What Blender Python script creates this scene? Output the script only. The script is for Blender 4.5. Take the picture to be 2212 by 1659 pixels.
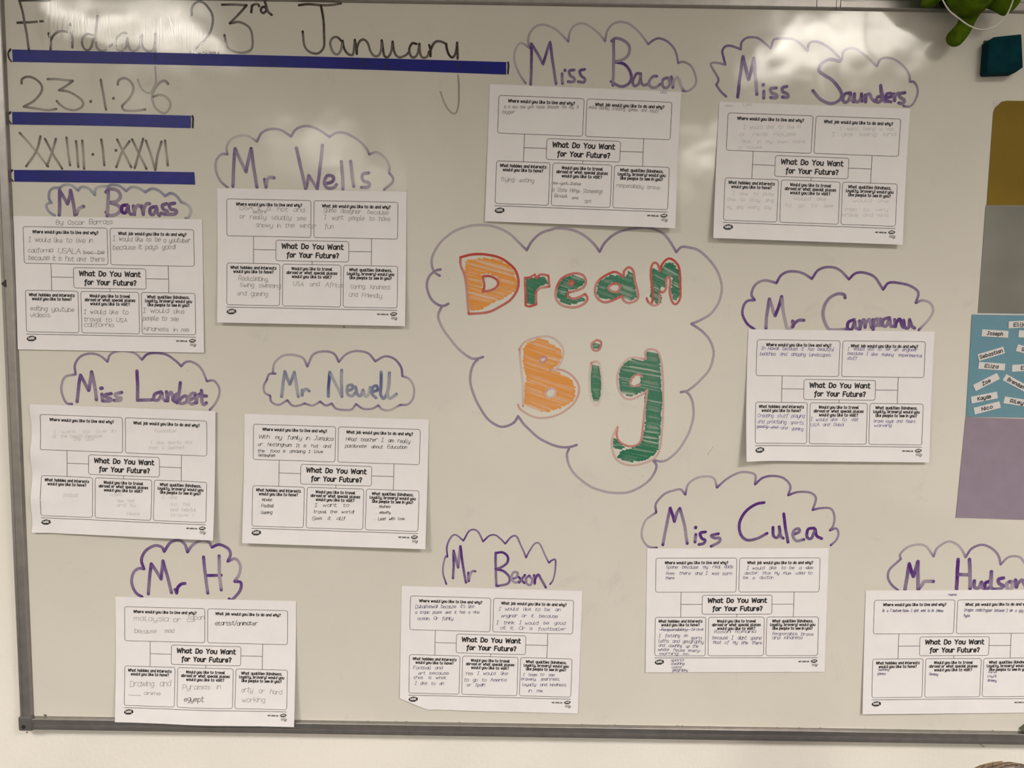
import bpy, bmesh, math, random
from mathutils import Vector, Matrix
random.seed(7)
for o in list(bpy.data.objects): bpy.data.objects.remove(o)
SC = bpy.context.scene; C = SC.collection
CAM_Z = 1.60          # height of the lens above the floor; the board face is the plane y = 0

# ------------------------------------------------------------------ camera
F_PX, DIST = 1680.558, 1.243177
p, yw, r = math.radians(5.22576), math.radians(.04981), math.radians(-.908484)
R = Matrix.Rotation(r, 3, 'Z') @ Matrix.Rotation(p, 3, 'X') @ Matrix.Rotation(yw, 3, 'Y')
def plane_to_world(v): return Vector((v[0], -v[2], v[1]))
cam = bpy.data.cameras.new('camera'); camo = bpy.data.objects.new('camera', cam); C.objects.link(camo)
ax = [plane_to_world(R[i]) for i in range(3)]
M = Matrix((ax[0], ax[1], ax[2])).transposed().to_4x4(); M.translation = (0, -DIST, CAM_Z)
camo.matrix_world = M
cam.sensor_width = 36; cam.lens = F_PX * 36 / 2212; cam.clip_start = .02
SC.camera = camo

# ------------------------------------------------------------------ world, lights, exposure
w = bpy.data.worlds.new('world'); SC.world = w; w.use_nodes = True
w.node_tree.nodes['Background'].inputs[0].default_value = (.9, .95, 1, 1)
w.node_tree.nodes['Background'].inputs[1].default_value = .02
SC.view_settings.view_transform = 'Standard'; SC.view_settings.look = 'None'
SC.view_settings.gamma = 1; SC.view_settings.use_curve_mapping = False
SC.view_settings.exposure = 0.00
CEIL = 2.70
LIGHTS = [(-1.50, -1.97, 44), (1.25, -1.97, 50), (-1.30, -3.95, 42), (1.30, -3.95, 74), (-1.30, -5.6, 36), (1.30, -5.6, 80)]
for i, (x, y, pw) in enumerate(LIGHTS):
    l = bpy.data.lights.new('panel_lamp', 'AREA'); l.shape = 'SQUARE'; l.size = .57
    l.energy = pw * 1.0; l.color = (1, .94, .88); l.spread = math.radians(148)
    o = bpy.data.objects.new('panel_lamp', l); C.objects.link(o); o.location = (x, y, CEIL - .022)

# ------------------------------------------------------------------ helpers
def tag(o, label=None, cat=None, group=None, kind=None):
    if label: o['label'] = label
    if cat: o['category'] = cat
    if group: o['group'] = group
    if kind: o['kind'] = kind
    return o
def empty(name, loc=(0, 0, 0)):
    o = bpy.data.objects.new(name, None); C.objects.link(o); o.location = loc; o.empty_display_size = .02; return o
def link(name, me, m, parent=None):
    o = bpy.data.objects.new(name, me); C.objects.link(o)
    if m: me.materials.append(m)
    if parent:
        o.parent = parent; o.matrix_parent_inverse = Matrix.Translation(-parent.location)
    return o
def mesh(name, verts, faces, m, parent=None, dens=None, smooth=False):
    me = bpy.data.meshes.new(name); me.from_pydata(verts, [], faces); me.update()
    if dens is not None:
        a = me.attributes.new('ink', 'FLOAT', 'POINT'); a.data.foreach_set('value', dens)
    if smooth: me.polygons.foreach_set('use_smooth', [True] * len(me.polygons))
    return link(name, me, m, parent)
def B(X, Y, h=0.0): return (X / 1000, -h / 1000, CAM_Z + Y / 1000)   # board millimetres -> world
def nodes(name):
    m = bpy.data.materials.new(name); m.use_nodes = True; n = m.node_tree; return m, n, n.nodes['Principled BSDF']
def noise(n, scale, detail=3, rough=.5, coord=None, dist=0):
    t = n.nodes.new('ShaderNodeTexNoise'); t.inputs['Scale'].default_value = scale
    t.inputs['Detail'].default_value = detail; t.inputs['Roughness'].default_value = rough; t.inputs['Distortion'].default_value = dist
    g = n.nodes.new('ShaderNodeNewGeometry'); n.links.new(g.outputs['Position'], t.inputs['Vector']); return t
def ramp(n, src, a, b, ca, cb):
    k = n.nodes.new('ShaderNodeValToRGB'); k.color_ramp.elements[0].position = a; k.color_ramp.elements[1].position = b
    k.color_ramp.elements[0].color = (*ca, 1) if len(ca) == 3 else ca; k.color_ramp.elements[1].color = (*cb, 1)
    n.links.new(src, k.inputs[0]); return k
def bump(n, bs, src, strength, dist=.001):
    b = n.nodes.new('ShaderNodeBump'); b.inputs['Strength'].default_value = strength; b.inputs['Distance'].default_value = dist
    n.links.new(src, b.inputs['Height']); n.links.new(b.outputs[0], bs.inputs['Normal']); return b
def simple(name, col, rough=.6, metal=0, spec=.5, nz=0, nscale=40, bp=0, bscale=200, bdist=.001, coat=0):
    m, n, b = nodes(name)
    b.inputs['Base Color'].default_value = (*col, 1); b.inputs['Roughness'].default_value = rough
    b.inputs['Metallic'].default_value = metal; b.inputs['Specular IOR Level'].default_value = spec
    b.inputs['Coat Weight'].default_value = coat
    if nz:
        t = noise(n, nscale); k = ramp(n, t.outputs[0], .3, .7, [c * (1 - nz) for c in col], [min(1, c * (1 + nz)) for c in col])
        n.links.new(k.outputs[0], b.inputs['Base Color'])
    if bp:
        t = noise(n, bscale, 4); bump(n, b, t.outputs[0], bp, bdist)
    return m

BOARD = (.67, .64, .572)
def board_material(name, rough_lo=.07, rough_hi=.17, ink=None):
    """the enamel of the board; with an ink colour, a marker line on it whose density is the 'ink' attribute"""
    m, n, b = nodes(name); L = n.links
    t = noise(n, 2.6, 5, .6, dist=.6); k = ramp(n, t.outputs[0], .38, .62, [c * .95 for c in BOARD], BOARD)
    t2 = noise(n, 11, 6, .7, dist=1.2); k2 = ramp(n, t2.outputs[0], .60, .78, (1, 1, 1), (.88, .88, .89))
    mu = n.nodes.new('ShaderNodeMix'); mu.data_type = 'RGBA'; mu.blend_type = 'MULTIPLY'; mu.inputs[0].default_value = 1
    L.new(k.outputs[0], mu.inputs[6]); L.new(k2.outputs[0], mu.inputs[7]); col = mu.outputs[2]
    if ink:
        at = n.nodes.new('ShaderNodeAttribute'); at.attribute_name = 'ink'
        tn = noise(n, 260, 2); mr = n.nodes.new('ShaderNodeMapRange'); mr.inputs[3].default_value = -.10; mr.inputs[4].default_value = .10
        L.new(tn.outputs[0], mr.inputs[0]); ad = n.nodes.new('ShaderNodeMath'); ad.operation = 'ADD'; ad.use_clamp = True
        L.new(at.outputs['Fac'], ad.inputs[0]); L.new(mr.outputs[0], ad.inputs[1])
        mx = n.nodes.new('ShaderNodeMix'); mx.data_type = 'RGBA'; L.new(ad.outputs[0], mx.inputs[0]); L.new(col, mx.inputs[6])
        mx.inputs[7].default_value = (*ink, 1); col = mx.outputs[2]
    L.new(col, b.inputs['Base Color'])
    t3 = noise(n, 5, 6, .65, dist=2.0); rr = n.nodes.new('ShaderNodeMapRange'); rr.inputs[1].default_value = .3; rr.inputs[2].default_value = .7
    rr.inputs[3].default_value = rough_lo; rr.inputs[4].default_value = rough_hi; L.new(t3.outputs[0], rr.inputs[0]); L.new(rr.outputs[0], b.inputs['Roughness'])
    b.inputs['Specular IOR Level'].default_value = .5
    t4 = noise(n, 4.0, 3, .5); bump(n, b, t4.outputs[0], .5, .009)
    return m
M_BOARD = board_material('board_enamel')
M_GHOST = board_material('wiped_ink_film', .05, .09)
M_PURPLE = board_material('purple_marker', ink=(.085, .020, .19))
M_BLUE = board_material('blue_marker', ink=(.03, .06, .22))
M_BLACK = board_material('black_marker', ink=(.035, .022, .015))
M_RED = board_material('red_marker', ink=(.46, .045, .03))
M_ORANGE = board_material('orange_marker', ink=(.70, .26, .022))
M_GREEN = board_material('green_marker', ink=(.001, .15, .072))
M_ALU = simple('brushed_aluminium', (.36, .34, .325), .36, .85, nz=.08, nscale=60, bp=.1, bscale=300)
M_GROOVE = simple('aluminium_groove', (.10, .09, .085), .6, .4)
M_CAP = simple('grey_plastic_cap', (.10, .095, .09), .5, nz=.1)
M_DARK = simple('dark_plastic', (.02, .018, .016), .5)
M_TAPE = simple('blue_vinyl_tape', (.002, .005, .19), .40, spec=.32, nz=.25, nscale=9, bp=.25, bscale=90, bdist=.0006)
M_TAPEINK = simple('black_ink_on_tape', (.006, .006, .02), .5)
M_TORN = simple('torn_white_edge', (.6, .58, .57), .8)
M_PAPER = simple('printer_paper', (.80, .775, .785), .8, spec=.25, nz=.02, nscale=30, bp=.35, bscale=35, bdist=.0012)
M_PRINT = simple('toner_print', (.016, .013, .013), .6)
M_LINE = simple('toner_line', (.06, .053, .05), .6)
M_LOGOGREY = simple('toner_grey', (.42, .41, .41), .7)
M_WALL = simple('painted_wall', (.80, .77, .70), .75, spec=.3, nz=.035, nscale=5, bp=.35, bscale=130, bdist=.0015)
M_CEIL = simple('ceiling_tiles', (.75, .74, .70), .9, nz=.03)
M_FLOOR = simple('grey_carpet', (.055, .055, .06), .95, nz=.3, nscale=120, bp=.4)
M_SKIRT = simple('painted_skirting', (.6, .58, .54), .5)

# ------------------------------------------------------------------ stroke geometry
def catmull(P, n):
    if len(P) < 3: return [P[0], P[-1]] if len(P) == 2 else list(P)
    out = []
    Q = [(2*P[0][0]-P[1][0], 2*P[0][1]-P[1][1])] + list(P) + [(2*P[-1][0]-P[-2][0], 2*P[-1][1]-P[-2][1])]
    for i in range(1, len(Q) - 2):
        a, b, c, d = Q[i-1:i+3]
        for k in range(n):
            t = k / n; t2 = t*t; t3 = t2*t
            out.append(tuple(.5*((2*b[j]) + (c[j]-a[j])*t + (2*a[j]-5*b[j]+4*c[j]-d[j])*t2 + (3*b[j]-a[j]-3*c[j]+d[j])*t3) for j in (0, 1)))
    out.append(P[-1]); return out
class Ink:
    """collects flat ribbons with round ends, in (u, v) millimetres, and places them with a surface function"""
    def __init__(s): s.v = []; s.f = []; s.d = []; s.n = 0
    def ribbon(s, P, wd, dens=None, caps=3, lift=None):
        Q = [P[0]]
        for q in P[1:]:
            if math.hypot(q[0]-Q[-1][0], q[1]-Q[-1][1]) > 1e-3: Q.append(q)
        if len(Q) == 1: Q.append((Q[0][0] + wd*.05, Q[0][1]))
        P = Q; hw = wd / 2; s.n += 1
        z = lift if lift is not None else (s.n % 24) * .011; L0 = 0.0; zb = z
        T = []
        for i in range(len(P)):
            a = P[max(0, i-1)]; b = P[min(len(P)-1, i+1)]; dx, dy = b[0]-a[0], b[1]-a[1]; L = math.hypot(dx, dy) or 1; T.append((dx/L, dy/L))
        b0 = len(s.v); wmul = [1.0]*len(P)
        for i, (q, t) in enumerate(zip(P, T)):
            if i: L0 += math.hypot(q[0]-P[i-1][0], q[1]-P[i-1][1])
            z = zb + L0*.0003 if lift is None else zb
            s.v.append((q[0]-t[1]*hw, q[1]+t[0]*hw, z)); s.v.append((q[0]+t[1]*hw, q[1]-t[0]*hw, z))
            dd = dens[min(i, len(dens)-1)] if dens else 1.0
            s.d += [dd, dd]
            if i: k = b0 + 2*i; s.f.append((k-2, k-1, k+1, k))
        for end in (0, 1):
            q = P[0] if end == 0 else P[-1]; t = T[0] if end == 0 else T[-1]; sg = -1 if end == 0 else 1
            k = b0 if end == 0 else b0 + 2*(len(P)-1)
            dd = (dens[0] if end == 0 else dens[-1]) if dens else 1.0
            ids = []; z = s.v[k][2]
            for j in range(1, caps+1):
                a = math.pi*j/(caps+1); c_, s_ = math.cos(a), math.sin(a)*sg
                s.v.append((q[0]-t[1]*hw*c_+t[0]*hw*s_, q[1]+t[0]*hw*c_+t[1]*hw*s_, z)); s.d.append(dd); ids.append(len(s.v)-1)
            s.f.append((k, *ids, k+1) if end == 0 else (k+1, *ids[::-1], k))
    def poly(s, P, z=0):
        b0 = len(s.v); s.v += [(q[0], q[1], z) for q in P]; s.d += [1]*len(P); s.f.append(tuple(range(b0, b0+len(P))))
    def build(s, name, m, fn, parent=None):
        vs = [fn(*q) for q in s.v]
        # faces look towards the room
        fs = []
        for f in s.f:
            a, b, c = (s.v[f[0]], s.v[f[1]], s.v[f[2]])
            cr = sum(s.v[f[i]][0]*s.v[f[(i+1) % len(f)]][1] - s.v[f[(i+1) % len(f)]][0]*s.v[f[i]][1] for i in range(len(f)))
            fs.append(f if cr > 0 else f[::-1])
        return mesh(name, vs, fs, m, parent, s.d)
def decode(t): return [[[tuple(int(c)/10 for c in q.split(',')) for q in a.split()] for a in st.split(';')] for st in t.split('/')]
def full(st, n=6):
    """one pen stroke: arcs smoothed, cusps kept; returns points and which of them are cusps"""
    P = []; cusp = []
    last = None
    for a in st:
        pts = ([last] if last else []) + a; last = pts[-1]
        q = catmull(pts, n)
        if P: cusp.append(len(P)-1); q = q[1:]
        P += q
    return P, cusp
def densify(P, cusp, step=3.0):
    out = []; cs = []
    for i, q in enumerate(P):
        if i:
            a = P[i-1]; L = math.hypot(q[0]-a[0], q[1]-a[1]); k = max(1, int(L/step))
            for j in range(1, k): out.append((a[0]+(q[0]-a[0])*j/k, a[1]+(q[1]-a[1])*j/k))
        out.append(q)
        if i in cusp: cs.append(len(out)-1)
    return out, cs
def marker(ink, text, wd, base=.5, peak=.95, reach=9, var=.15, n=6, jit=.12):
    for st in decode(text):
        P, cs = full(st, n); P, cs = densify(P, cs)
        if len(P) < 3:
            ink.ribbon(P, wd*1.15, [peak]*len(P), 5); continue
        L = [0]
        for i in range(1, len(P)): L.append(L[-1] + math.hypot(P[i][0]-P[i-1][0], P[i][1]-P[i-1][1]))
        keys = [0] + [L[c] for c in cs] + [L[-1]]; segb = [max(.12, random.gauss(base, var)) for _ in keys]
        dens = []; Q = []
        ph = random.random()*6
        for i, q in enumerate(P):
            k = max(j for j in range(len(keys)) if keys[j] <= L[i] + 1e-6); k = min(k, len(keys)-2)
            dd = min(L[i]-keys[k], keys[k+1]-L[i]) if len(keys) > 2 else min(L[i], L[-1]-L[i])
            t = (L[i]-keys[k])/max(1e-6, keys[k+1]-keys[k]); b_ = segb[k]*(1.18 - .36*t)
            dens.append(min(1, b_ + (peak-b_)*math.exp(-dd/reach*1.3)))
            Q.append((q[0]+jit*math.sin(L[i]*.22+ph), q[1]+jit*math.cos(L[i]*.19+ph)))
        cuts = [0] + cs + [len(Q)-1]
        for a, b in zip(cuts[:-1], cuts[1:]):
            if b > a: ink.ribbon(Q[a:b+1], wd, dens[a:b+1], 5)
def board_fn(base):
    return lambda X, Y, z: B(X, Y, base + z)

# letters: skeleton glyphs, two base-36 digits per point, half units; baseline 5, x-height f, capitals j; '~' smooth
G = {'a':"~8d5f2e0a164577 8a/8f85".replace(' ',''),'b':"0j05/~0c3f6e8a663508",'c':"~8d5f2e0a265587",'d':"8j85/~8c5f2e0a265588",'e':"0a8a/~8a7e4f1d0a164587",
'f':"~8j6j4h4a4531/1f7f",'g':"~8d5f2e0a265588/~8f85714110",'h':"0j05/~0b3f6f8c85",'i':"0f05/0i0j",'j':"~3f3422 00/3i3j".replace(' ',''),'k':"0j05/7f0a/2b85",'l':"~0j081545",
'm':"0f05/~0c2f4f5c55/~5c7f9fad a5".replace(' ',''),'n':"0f05/~0b3f6f8c85",'o':"~4f1e0a164577 8a7e4f".replace(' ',''),'p':"0f00/~0c3f6e8a663508",'q':"~8d5f2e0a265588/8f80",
'r':"0f05/~0b2e5f7e",'s':"~7e4f1e1c6978 5515 06".replace(' ','').replace('5515','5525'),'t':"~2j282655 75".replace(' ','')+"/0f6f",'u':"~0f08255588/8f85",'v':"0f458f",'w':"0f355d85bf",'x':"0f85/8f05",
'y':"~0f08255588/~8f85714110",'z':"0f8f0585",
'A':"055ja5/2b8b",'B':"0j05/~0j5j8h8d5c0c/~0c6c996505",'C':"~ah6j2h0c2765a7",'D':"0j05/~0j4j8h9c875505",'E':"9j0j0595/0c8c",'F':"9j0j05/0c7c",'G':"~ah6j2h0c2765a7/a6ab/6bab",
'H':"0j05/9j95/0c9c",'I':"3j35/0j6j/0565",'J':"~6j68452507/3j9j",'K':"0j05/9j0b/2d95",'L':"0j0595",'M':"050j59aja5",'N':"050j959j",'O':"~5j1h0c1755979c9h5j",'P':"0j05/~0j6j8g6b0b",
'R':"0j05/~0j6j8g6b0b/5b95",'S':"~9h5j1h1d6b99 8655 07".replace(' ',''),'T':"5j55/0jaj",'U':"~0j08266576989j",'V':"0j55aj",'W':"0j357hb5ej",'Y':"0j5caj/5c55",'Z':"0j9j0595",
'Q':"~5j1h0c1755979c9h5j/6895",'X':"0j95/9j05",
'?':"~0h3j6i7f4b48/4546",'(':"~3k0f093 4".replace(' ',''),')':"~0k3f3904",',':"1713",'.':"0506",'!':"0j09/0506","'":"0j0g",'/':"046k",'-':"0a5a",'_':"0aaa",'3':"~0h4j7g3c7855 06".replace(' ',''),
'1':"0j05",':':"0506/0c0d"}
def glyph(ch):
    sts = []; wmax = 0
    for st in G[ch].split('/'):
        sm = st[0] == '~'; st = st.lstrip('~')
        P = [(int(st[i], 36)/2, int(st[i+1], 36)/2 - 2.5) for i in range(0, len(st)-1, 2)]
        wmax = max([wmax] + [q[0] for q in P]); sts.append((sm, P))
    return sts, wmax
def write(ink, text, x0, y0, x1, y1, cap, wd, dens=1.0, slant=0.0, jit=0.0, word=3.2, gap=1.9, n=3, v_down=True, caps=2, fade=0.0):
    """text between (x0,y0) and (x1,y1) along the baseline; cap = capital height; v grows downwards on the sheets"""
    pos = []; x = 0
    for ch in text:
        if ch == ' ': x += word*random.uniform(1-.2*bool(jit), 1+.3*bool(jit)); continue
        sts, wmax = glyph(ch); pos.append((x, sts)); x += wmax + gap
    tot = max(.1, x - gap); L = math.hypot(x1-x0, y1-y0); sx = L/tot; sy = cap/7.0; sg = -1 if v_down else 1
    ux, uy = (x1-x0)/L, (y1-y0)/L
    for x, sts in pos:
        jy = random.uniform(-jit, jit)*cap; js = 1+random.uniform(-jit, jit)*1.2; dd = dens*(1-fade*random.random())
        for sm, P in sts:
            Q = [((x + q[0]*js + slant*q[1]*sy/sx)*sx + random.uniform(-jit, jit)*.35*cap*.3, (q[1]*js)*sy*sg + jy + random.uniform(-jit, jit)*.35*cap*.3) for q in P]
            Q = [(x0 + ux*a - uy*b, y0 + uy*a + ux*b) for a, b in Q]
            if sm or len(Q) < 3: ink.ribbon(catmull(Q, n) if sm else Q, wd, [dd]*len(Q)*n, caps)
            else:
                for a, b in zip(Q[:-1], Q[1:]): ink.ribbon([a, b], wd, [dd, dd], caps)

DATA = dict(
S={
'date_line':'-7648,4665 -7610,4509 -7574,4284 -7546,4076 -7530,3901/-7649,4658 -7180,4668/-7690,4326 -7509,4337 -7301,4355/-7217,4177 -7194,4064 -7196,3932/-7194,4064 -7137,4152 -7044,4209 -6918,4207/-6857,4208 -6850,4104 -6858,3973/-6878,4309 -6867,4320/-6540,4161 -6612,4177 -6677,4141 -6707,4054 -6683,3967 -6620,3933 -6564,3986 -6530,4109/-6455,4449 -6478,4301 -6497,4109 -6474,3970 -6385,3928 -6293,3990 -6210,4044/-6016,4195 -6088,4194 -6162,4132 -6192,4044 -6159,3949 -6087,3932 -6031,3994 -6009,4117;-6002,4047 -5968,3960 -5906,3935 -5822,3998 -5781,4173;-5793,4085 -5760,3981 -5680,3930 -5606,3966 -5576,4089 -5573,4194;-5580,3914/-5007,4481 -4995,4602 -4904,4681 -4796,4649 -4700,4520 -4685,4364 -4751,4189 -4899,4030 -5046,3914;-4901,3921 -4612,3926/-4535,4644 -4346,4647 -4157,4641;-4295,4492 -4423,4368;-4260,4388 -4117,4303 -4074,4147 -4095,3990 -4213,3935 -4358,3951 -4465,4019 -4507,4193/-4087,4538 -4076,4634;-4022,4661 -3977,4653 -3965,4632/-3856,4585 -3887,4623 -3933,4601 -3937,4558 -3901,4529 -3859,4559/-3890,4723 -3855,4637 -3829,4551 -3776,4503/-3354,4654 -3206,4673 -3026,4659 -2846,4667 -2711,4690/-3017,4650 -2983,4477 -2971,4251 -2976,4042 -3049,3953 -3140,3943 -3230,3986 -3283,4090 -3300,4264/-2705,4134 -2768,4188 -2840,4175 -2876,4096 -2841,3974 -2769,3932 -2714,3994 -2686,4134;-2669,4047 -2615,3951 -2542,3926 -2515,3979 -2497,4154;-2479,4050 -2466,3945;-2461,4050 -2415,4138 -2352,4157 -2298,4105 -2253,3983 -2189,3914 -2126,3933 -2090,4021 -2081,4152;-2063,4021 -2035,3917 -1981,3909 -1936,3988 -1913,4137;-1900,4024 -1863,3937 -1800,3903 -1710,3939 -1655,3993/-1547,4108 -1611,4116 -1656,4028 -1637,3932 -1583,3906 -1529,3960 -1502,4109;-1493,3995 -1456,3908 -1383,3918 -1348,3998/-1348,4094 -1330,4015 -1329,3928;-1321,4033 -1258,4139 -1168,4149 -1086,4115;-1077,4037 -1040,3950 -985,3916 -940,3986 -918,4135;-909,3899',
'faded_tails':'-5586,3704 -5582,3493 -5621,3386 -5687,3306 -5795,3357 -5863,3506/-899,3654 -886,3443 -888,3230 -914,3106 -959,3070 -1033,3113 -1106,3227 -1171,3394',
'short_date':'-7664,3421 -7652,3487 -7560,3523 -7443,3490 -7356,3394 -7370,3288 -7484,3163 -7642,3072;-7470,3048 -7289,3024 -7142,3044/-7256,3493 -7071,3490 -6868,3472;-6966,3400 -7086,3328;-6933,3304 -6790,3227 -6720,3139 -6759,3068 -6870,3031 -6996,3055 -7085,3116 -7129,3165/-6605,3162 -6601,3169/-6436,3497 -6406,3286 -6368,3047/-6250,3216 -6246,3221/-6174,3427 -6154,3492 -6072,3524 -5982,3486 -5930,3381 -5989,3239 -6120,3104;-6086,3043 -5922,3037 -5758,3057/-5393,3451 -5437,3495 -5510,3476 -5604,3369 -5647,3244 -5611,3103 -5521,3025 -5449,3008 -5384,3072 -5363,3160 -5425,3248 -5515,3282 -5625,3254',
'roman_date':'-7723,2671 -7513,2433 -7304,2167/-7405,2622 -7478,2398 -7643,2165/-7333,2587 -7223,2366 -7085,2135/-7163,2590 -7241,2365 -7322,2176/-6998,2611 -6983,2405 -6960,2190/-6850,2559 -6839,2354 -6831,2166/-6754,2570 -6746,2373 -6740,2140/-6597,2359 -6593,2363/-6456,2592 -6435,2396 -6422,2199/-6234,2428 -6230,2431/-6209,2593 -6105,2383 -6001,2179/-6017,2572 -6141,2401 -6234,2175/-5975,2600 -5868,2369 -5764,2155/-5802,2611 -5876,2387 -5947,2167/-5761,2585 -5685,2354 -5626,2140;-5584,2373 -5518,2571/-5463,2590 -5446,2411 -5428,2215',
'tape_marks':'-5581,3879 -5582,3800/-7529,3927 -7529,3892/-2365,3868 -2365,3771/-2017,3838 -2021,3724/-903,3847 -900,3742/-449,3801 -448,3731',
'c_bacon':'147,3549 46,3689 -27,3864 -26,4023 38,4136 104,4137 196,4074;177,4217 232,4345 346,4418 477,4412 627,4335 795,4179;816,4322 888,4419 1002,4452 1118,4414 1252,4313 1362,4196;1391,4347 1479,4452 1593,4485 1742,4448 1894,4323 2030,4159;2095,4215 2192,4249 2325,4203 2445,4078 2501,3887;2583,3904 2701,3842 2772,3715 2785,3587 2730,3506 2649,3465 2582,3472',
'n_bacon':'227,4139 233,3836 227,3531/227,4139 321,3997 414,3839;468,4031 515,4167;553,3921 619,3546/710,3699 718,3547/752,3745 753,3751/895,3758 821,3741 839,3669 898,3630 891,3582 808,3581/1060,3769 986,3744 1004,3672 1063,3625 1048,3576 965,3583/1494,4214 1502,3919 1501,3535/1461,4197 1518,4241 1634,4216 1735,4130 1730,4003 1642,3922 1511,3888;1660,3858 1754,3764 1782,3652 1735,3555 1620,3521 1470,3591/1912,3718 1855,3709 1808,3604 1835,3532 1892,3557 1923,3638 1929,3718;1932,3606 1976,3543 2049,3568/2178,3682 2112,3673 2057,3592 2092,3520 2167,3514 2231,3563/2327,3660 2271,3628 2274,3539 2333,3508 2380,3565 2361,3653 2327,3660/2401,3678 2429,3582 2432,3518;2445,3614 2492,3671 2536,3616 2563,3536 2599,3472',
'c_saunders':'3262,3394 3182,3465 3103,3568;3133,3641 3088,3736 3009,3855 3024,3895 3115,3897 3231,3875;3203,3962 3177,4073 3220,4145 3302,4155 3461,4106;3465,4205 3528,4269 3626,4287 3742,4265 3921,4129;3949,4236 3989,4269 4136,4279 4302,4258 4491,4102;4503,4189 4550,4238 4683,4224 4852,4131 5025,3974;5044,4086 5115,4143 5230,4145 5385,4044 5575,3887;5619,3984 5716,4017 5850,3987 6005,3878 6078,3767 6101,3663;6168,3656 6223,3561 6222,3448 6171,3335 6108,3289 6025,3292',
'n_saunders':'3498,3998 3469,3726 3441,3389/3498,3998 3547,3824 3604,3656;3638,3809 3667,3977;3700,3730 3738,3434/3843,3484 3848,3379/3831,3577 3832,3583/4031,3535 3949,3525 3968,3461 4036,3438 4046,3390 3955,3389/4196,3561 4130,3536 4141,3480 4209,3449 4220,3401 4137,3400/4994,3950 4860,3980 4731,3922 4678,3825 4757,3746 4893,3669 4998,3558 5054,3446 5009,3357 4879,3315 4726,3377 4604,3503/5185,3480 5103,3463 5074,3382 5110,3334 5166,3368 5194,3464;5207,3384 5242,3345/5252,3465 5257,3369 5308,3346 5355,3403 5360,3467;5374,3355/5418,3452 5433,3348;5436,3436 5484,3469 5521,3405 5573,3358/5684,3440 5611,3423 5598,3358 5648,3351 5693,3424;5650,3600/5650,3600 5665,3488 5705,3376 5755,3361/5744,3409 5833,3442 5814,3482 5749,3465 5746,3377 5822,3354/5864,3475 5879,3371;5883,3443 5922,3484 5947,3476/6029,3494 5947,3476 5967,3420 6027,3389 6014,3332 5947,3339',
'c_barrass':'-7228,1411 -7314,1471 -7354,1556 -7318,1600 -7274,1609;-7306,1678 -7293,1781 -7230,1834 -7125,1844;-7053,1888 -6948,1881 -6846,1805;-6792,1858 -6687,1842 -6585,1741;-6574,1827 -6494,1871 -6371,1873;-6318,1900 -6196,1884 -6093,1809;-6004,1870 -5899,1855 -5795,1796;-5689,1849 -5585,1825 -5482,1741;-5393,1785 -5306,1744 -5230,1650;-5134,1608 -5083,1523 -5121,1410 -5165,1401',
'n_barrass':'-7135,1801 -7142,1611 -7154,1421/-7135,1801 -7077,1699 -7020,1596;-6981,1700 -6965,1804;-6931,1632 -6908,1425/-6885,1434 -6847,1521 -6767,1562/-6373,1813 -6382,1623 -6403,1416/-6409,1787 -6355,1834 -6233,1815 -6183,1730 -6238,1651 -6353,1624;-6240,1591 -6189,1523 -6244,1453 -6350,1425 -6419,1476/-6082,1594 -6161,1575 -6164,1489 -6111,1472 -6065,1577;-6058,1490 -6024,1448/-5986,1578 -5972,1448;-5961,1526 -5915,1587 -5872,1571/-5854,1580 -5831,1451;-5820,1546 -5774,1616 -5730,1616/-5626,1575 -5715,1547 -5725,1470 -5673,1453 -5618,1549;-5611,1480 -5577,1437/-5458,1621 -5529,1594 -5513,1533 -5452,1508 -5471,1456 -5550,1472/-5335,1631 -5415,1613 -5399,1544 -5312,1519 -5330,1467 -5436,1457 -5497,1465',
'c_wells':'-4501,1889 -4610,1990 -4678,2147 -4665,2305 -4583,2394 -4493,2396;-4500,2523 -4418,2632 -4277,2687 -4157,2675 -4028,2599;-3957,2727 -3816,2791 -3656,2780 -3497,2685;-3416,2794 -3275,2845 -3116,2818 -2896,2689;-2776,2755 -2616,2738 -2436,2633 -2326,2528 -2276,2430;-2156,2462 -2035,2385 -1965,2268 -1965,2150;-1904,2072 -1924,1993 -2045,1892',
'n_wells':'-4371,2486 -4395,2250 -4415,1905/-4371,2486 -4284,2291 -4206,2135;-4163,2332 -4120,2490;-4084,2196 -4038,1901/-3916,2021 -3897,1903;-3886,1982 -3845,2052 -3769,2047/-3414,2510 -3361,2266 -3273,1883;-3221,2091;-3092,1886;-3050,2192 -3007,2556/-2981,1967 -2860,1998 -2839,2077 -2930,2096 -2981,1996 -2941,1908 -2840,1909 -2790,1960/-2714,2315 -2699,2119 -2689,1892/-2567,2318 -2548,2121 -2522,1934/-2286,2145 -2377,2124 -2377,2035 -2276,1987 -2297,1928 -2397,1922',
'c_lambert':'-7063,-1572 -7152,-1553 -7216,-1415 -7220,-1277 -7156,-1137 -6987,-1091;-6992,-937 -6889,-798 -6730,-756 -6593,-783 -6469,-880;-6416,-761 -6277,-705 -6120,-711 -6003,-754 -5917,-841;-5827,-751 -5689,-730 -5513,-756 -5377,-852 -5291,-934;-5201,-860 -5083,-877 -4967,-974 -4883,-1170;-4774,-1159 -4697,-1256 -4689,-1375 -4761,-1535 -4846,-1632',
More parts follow.
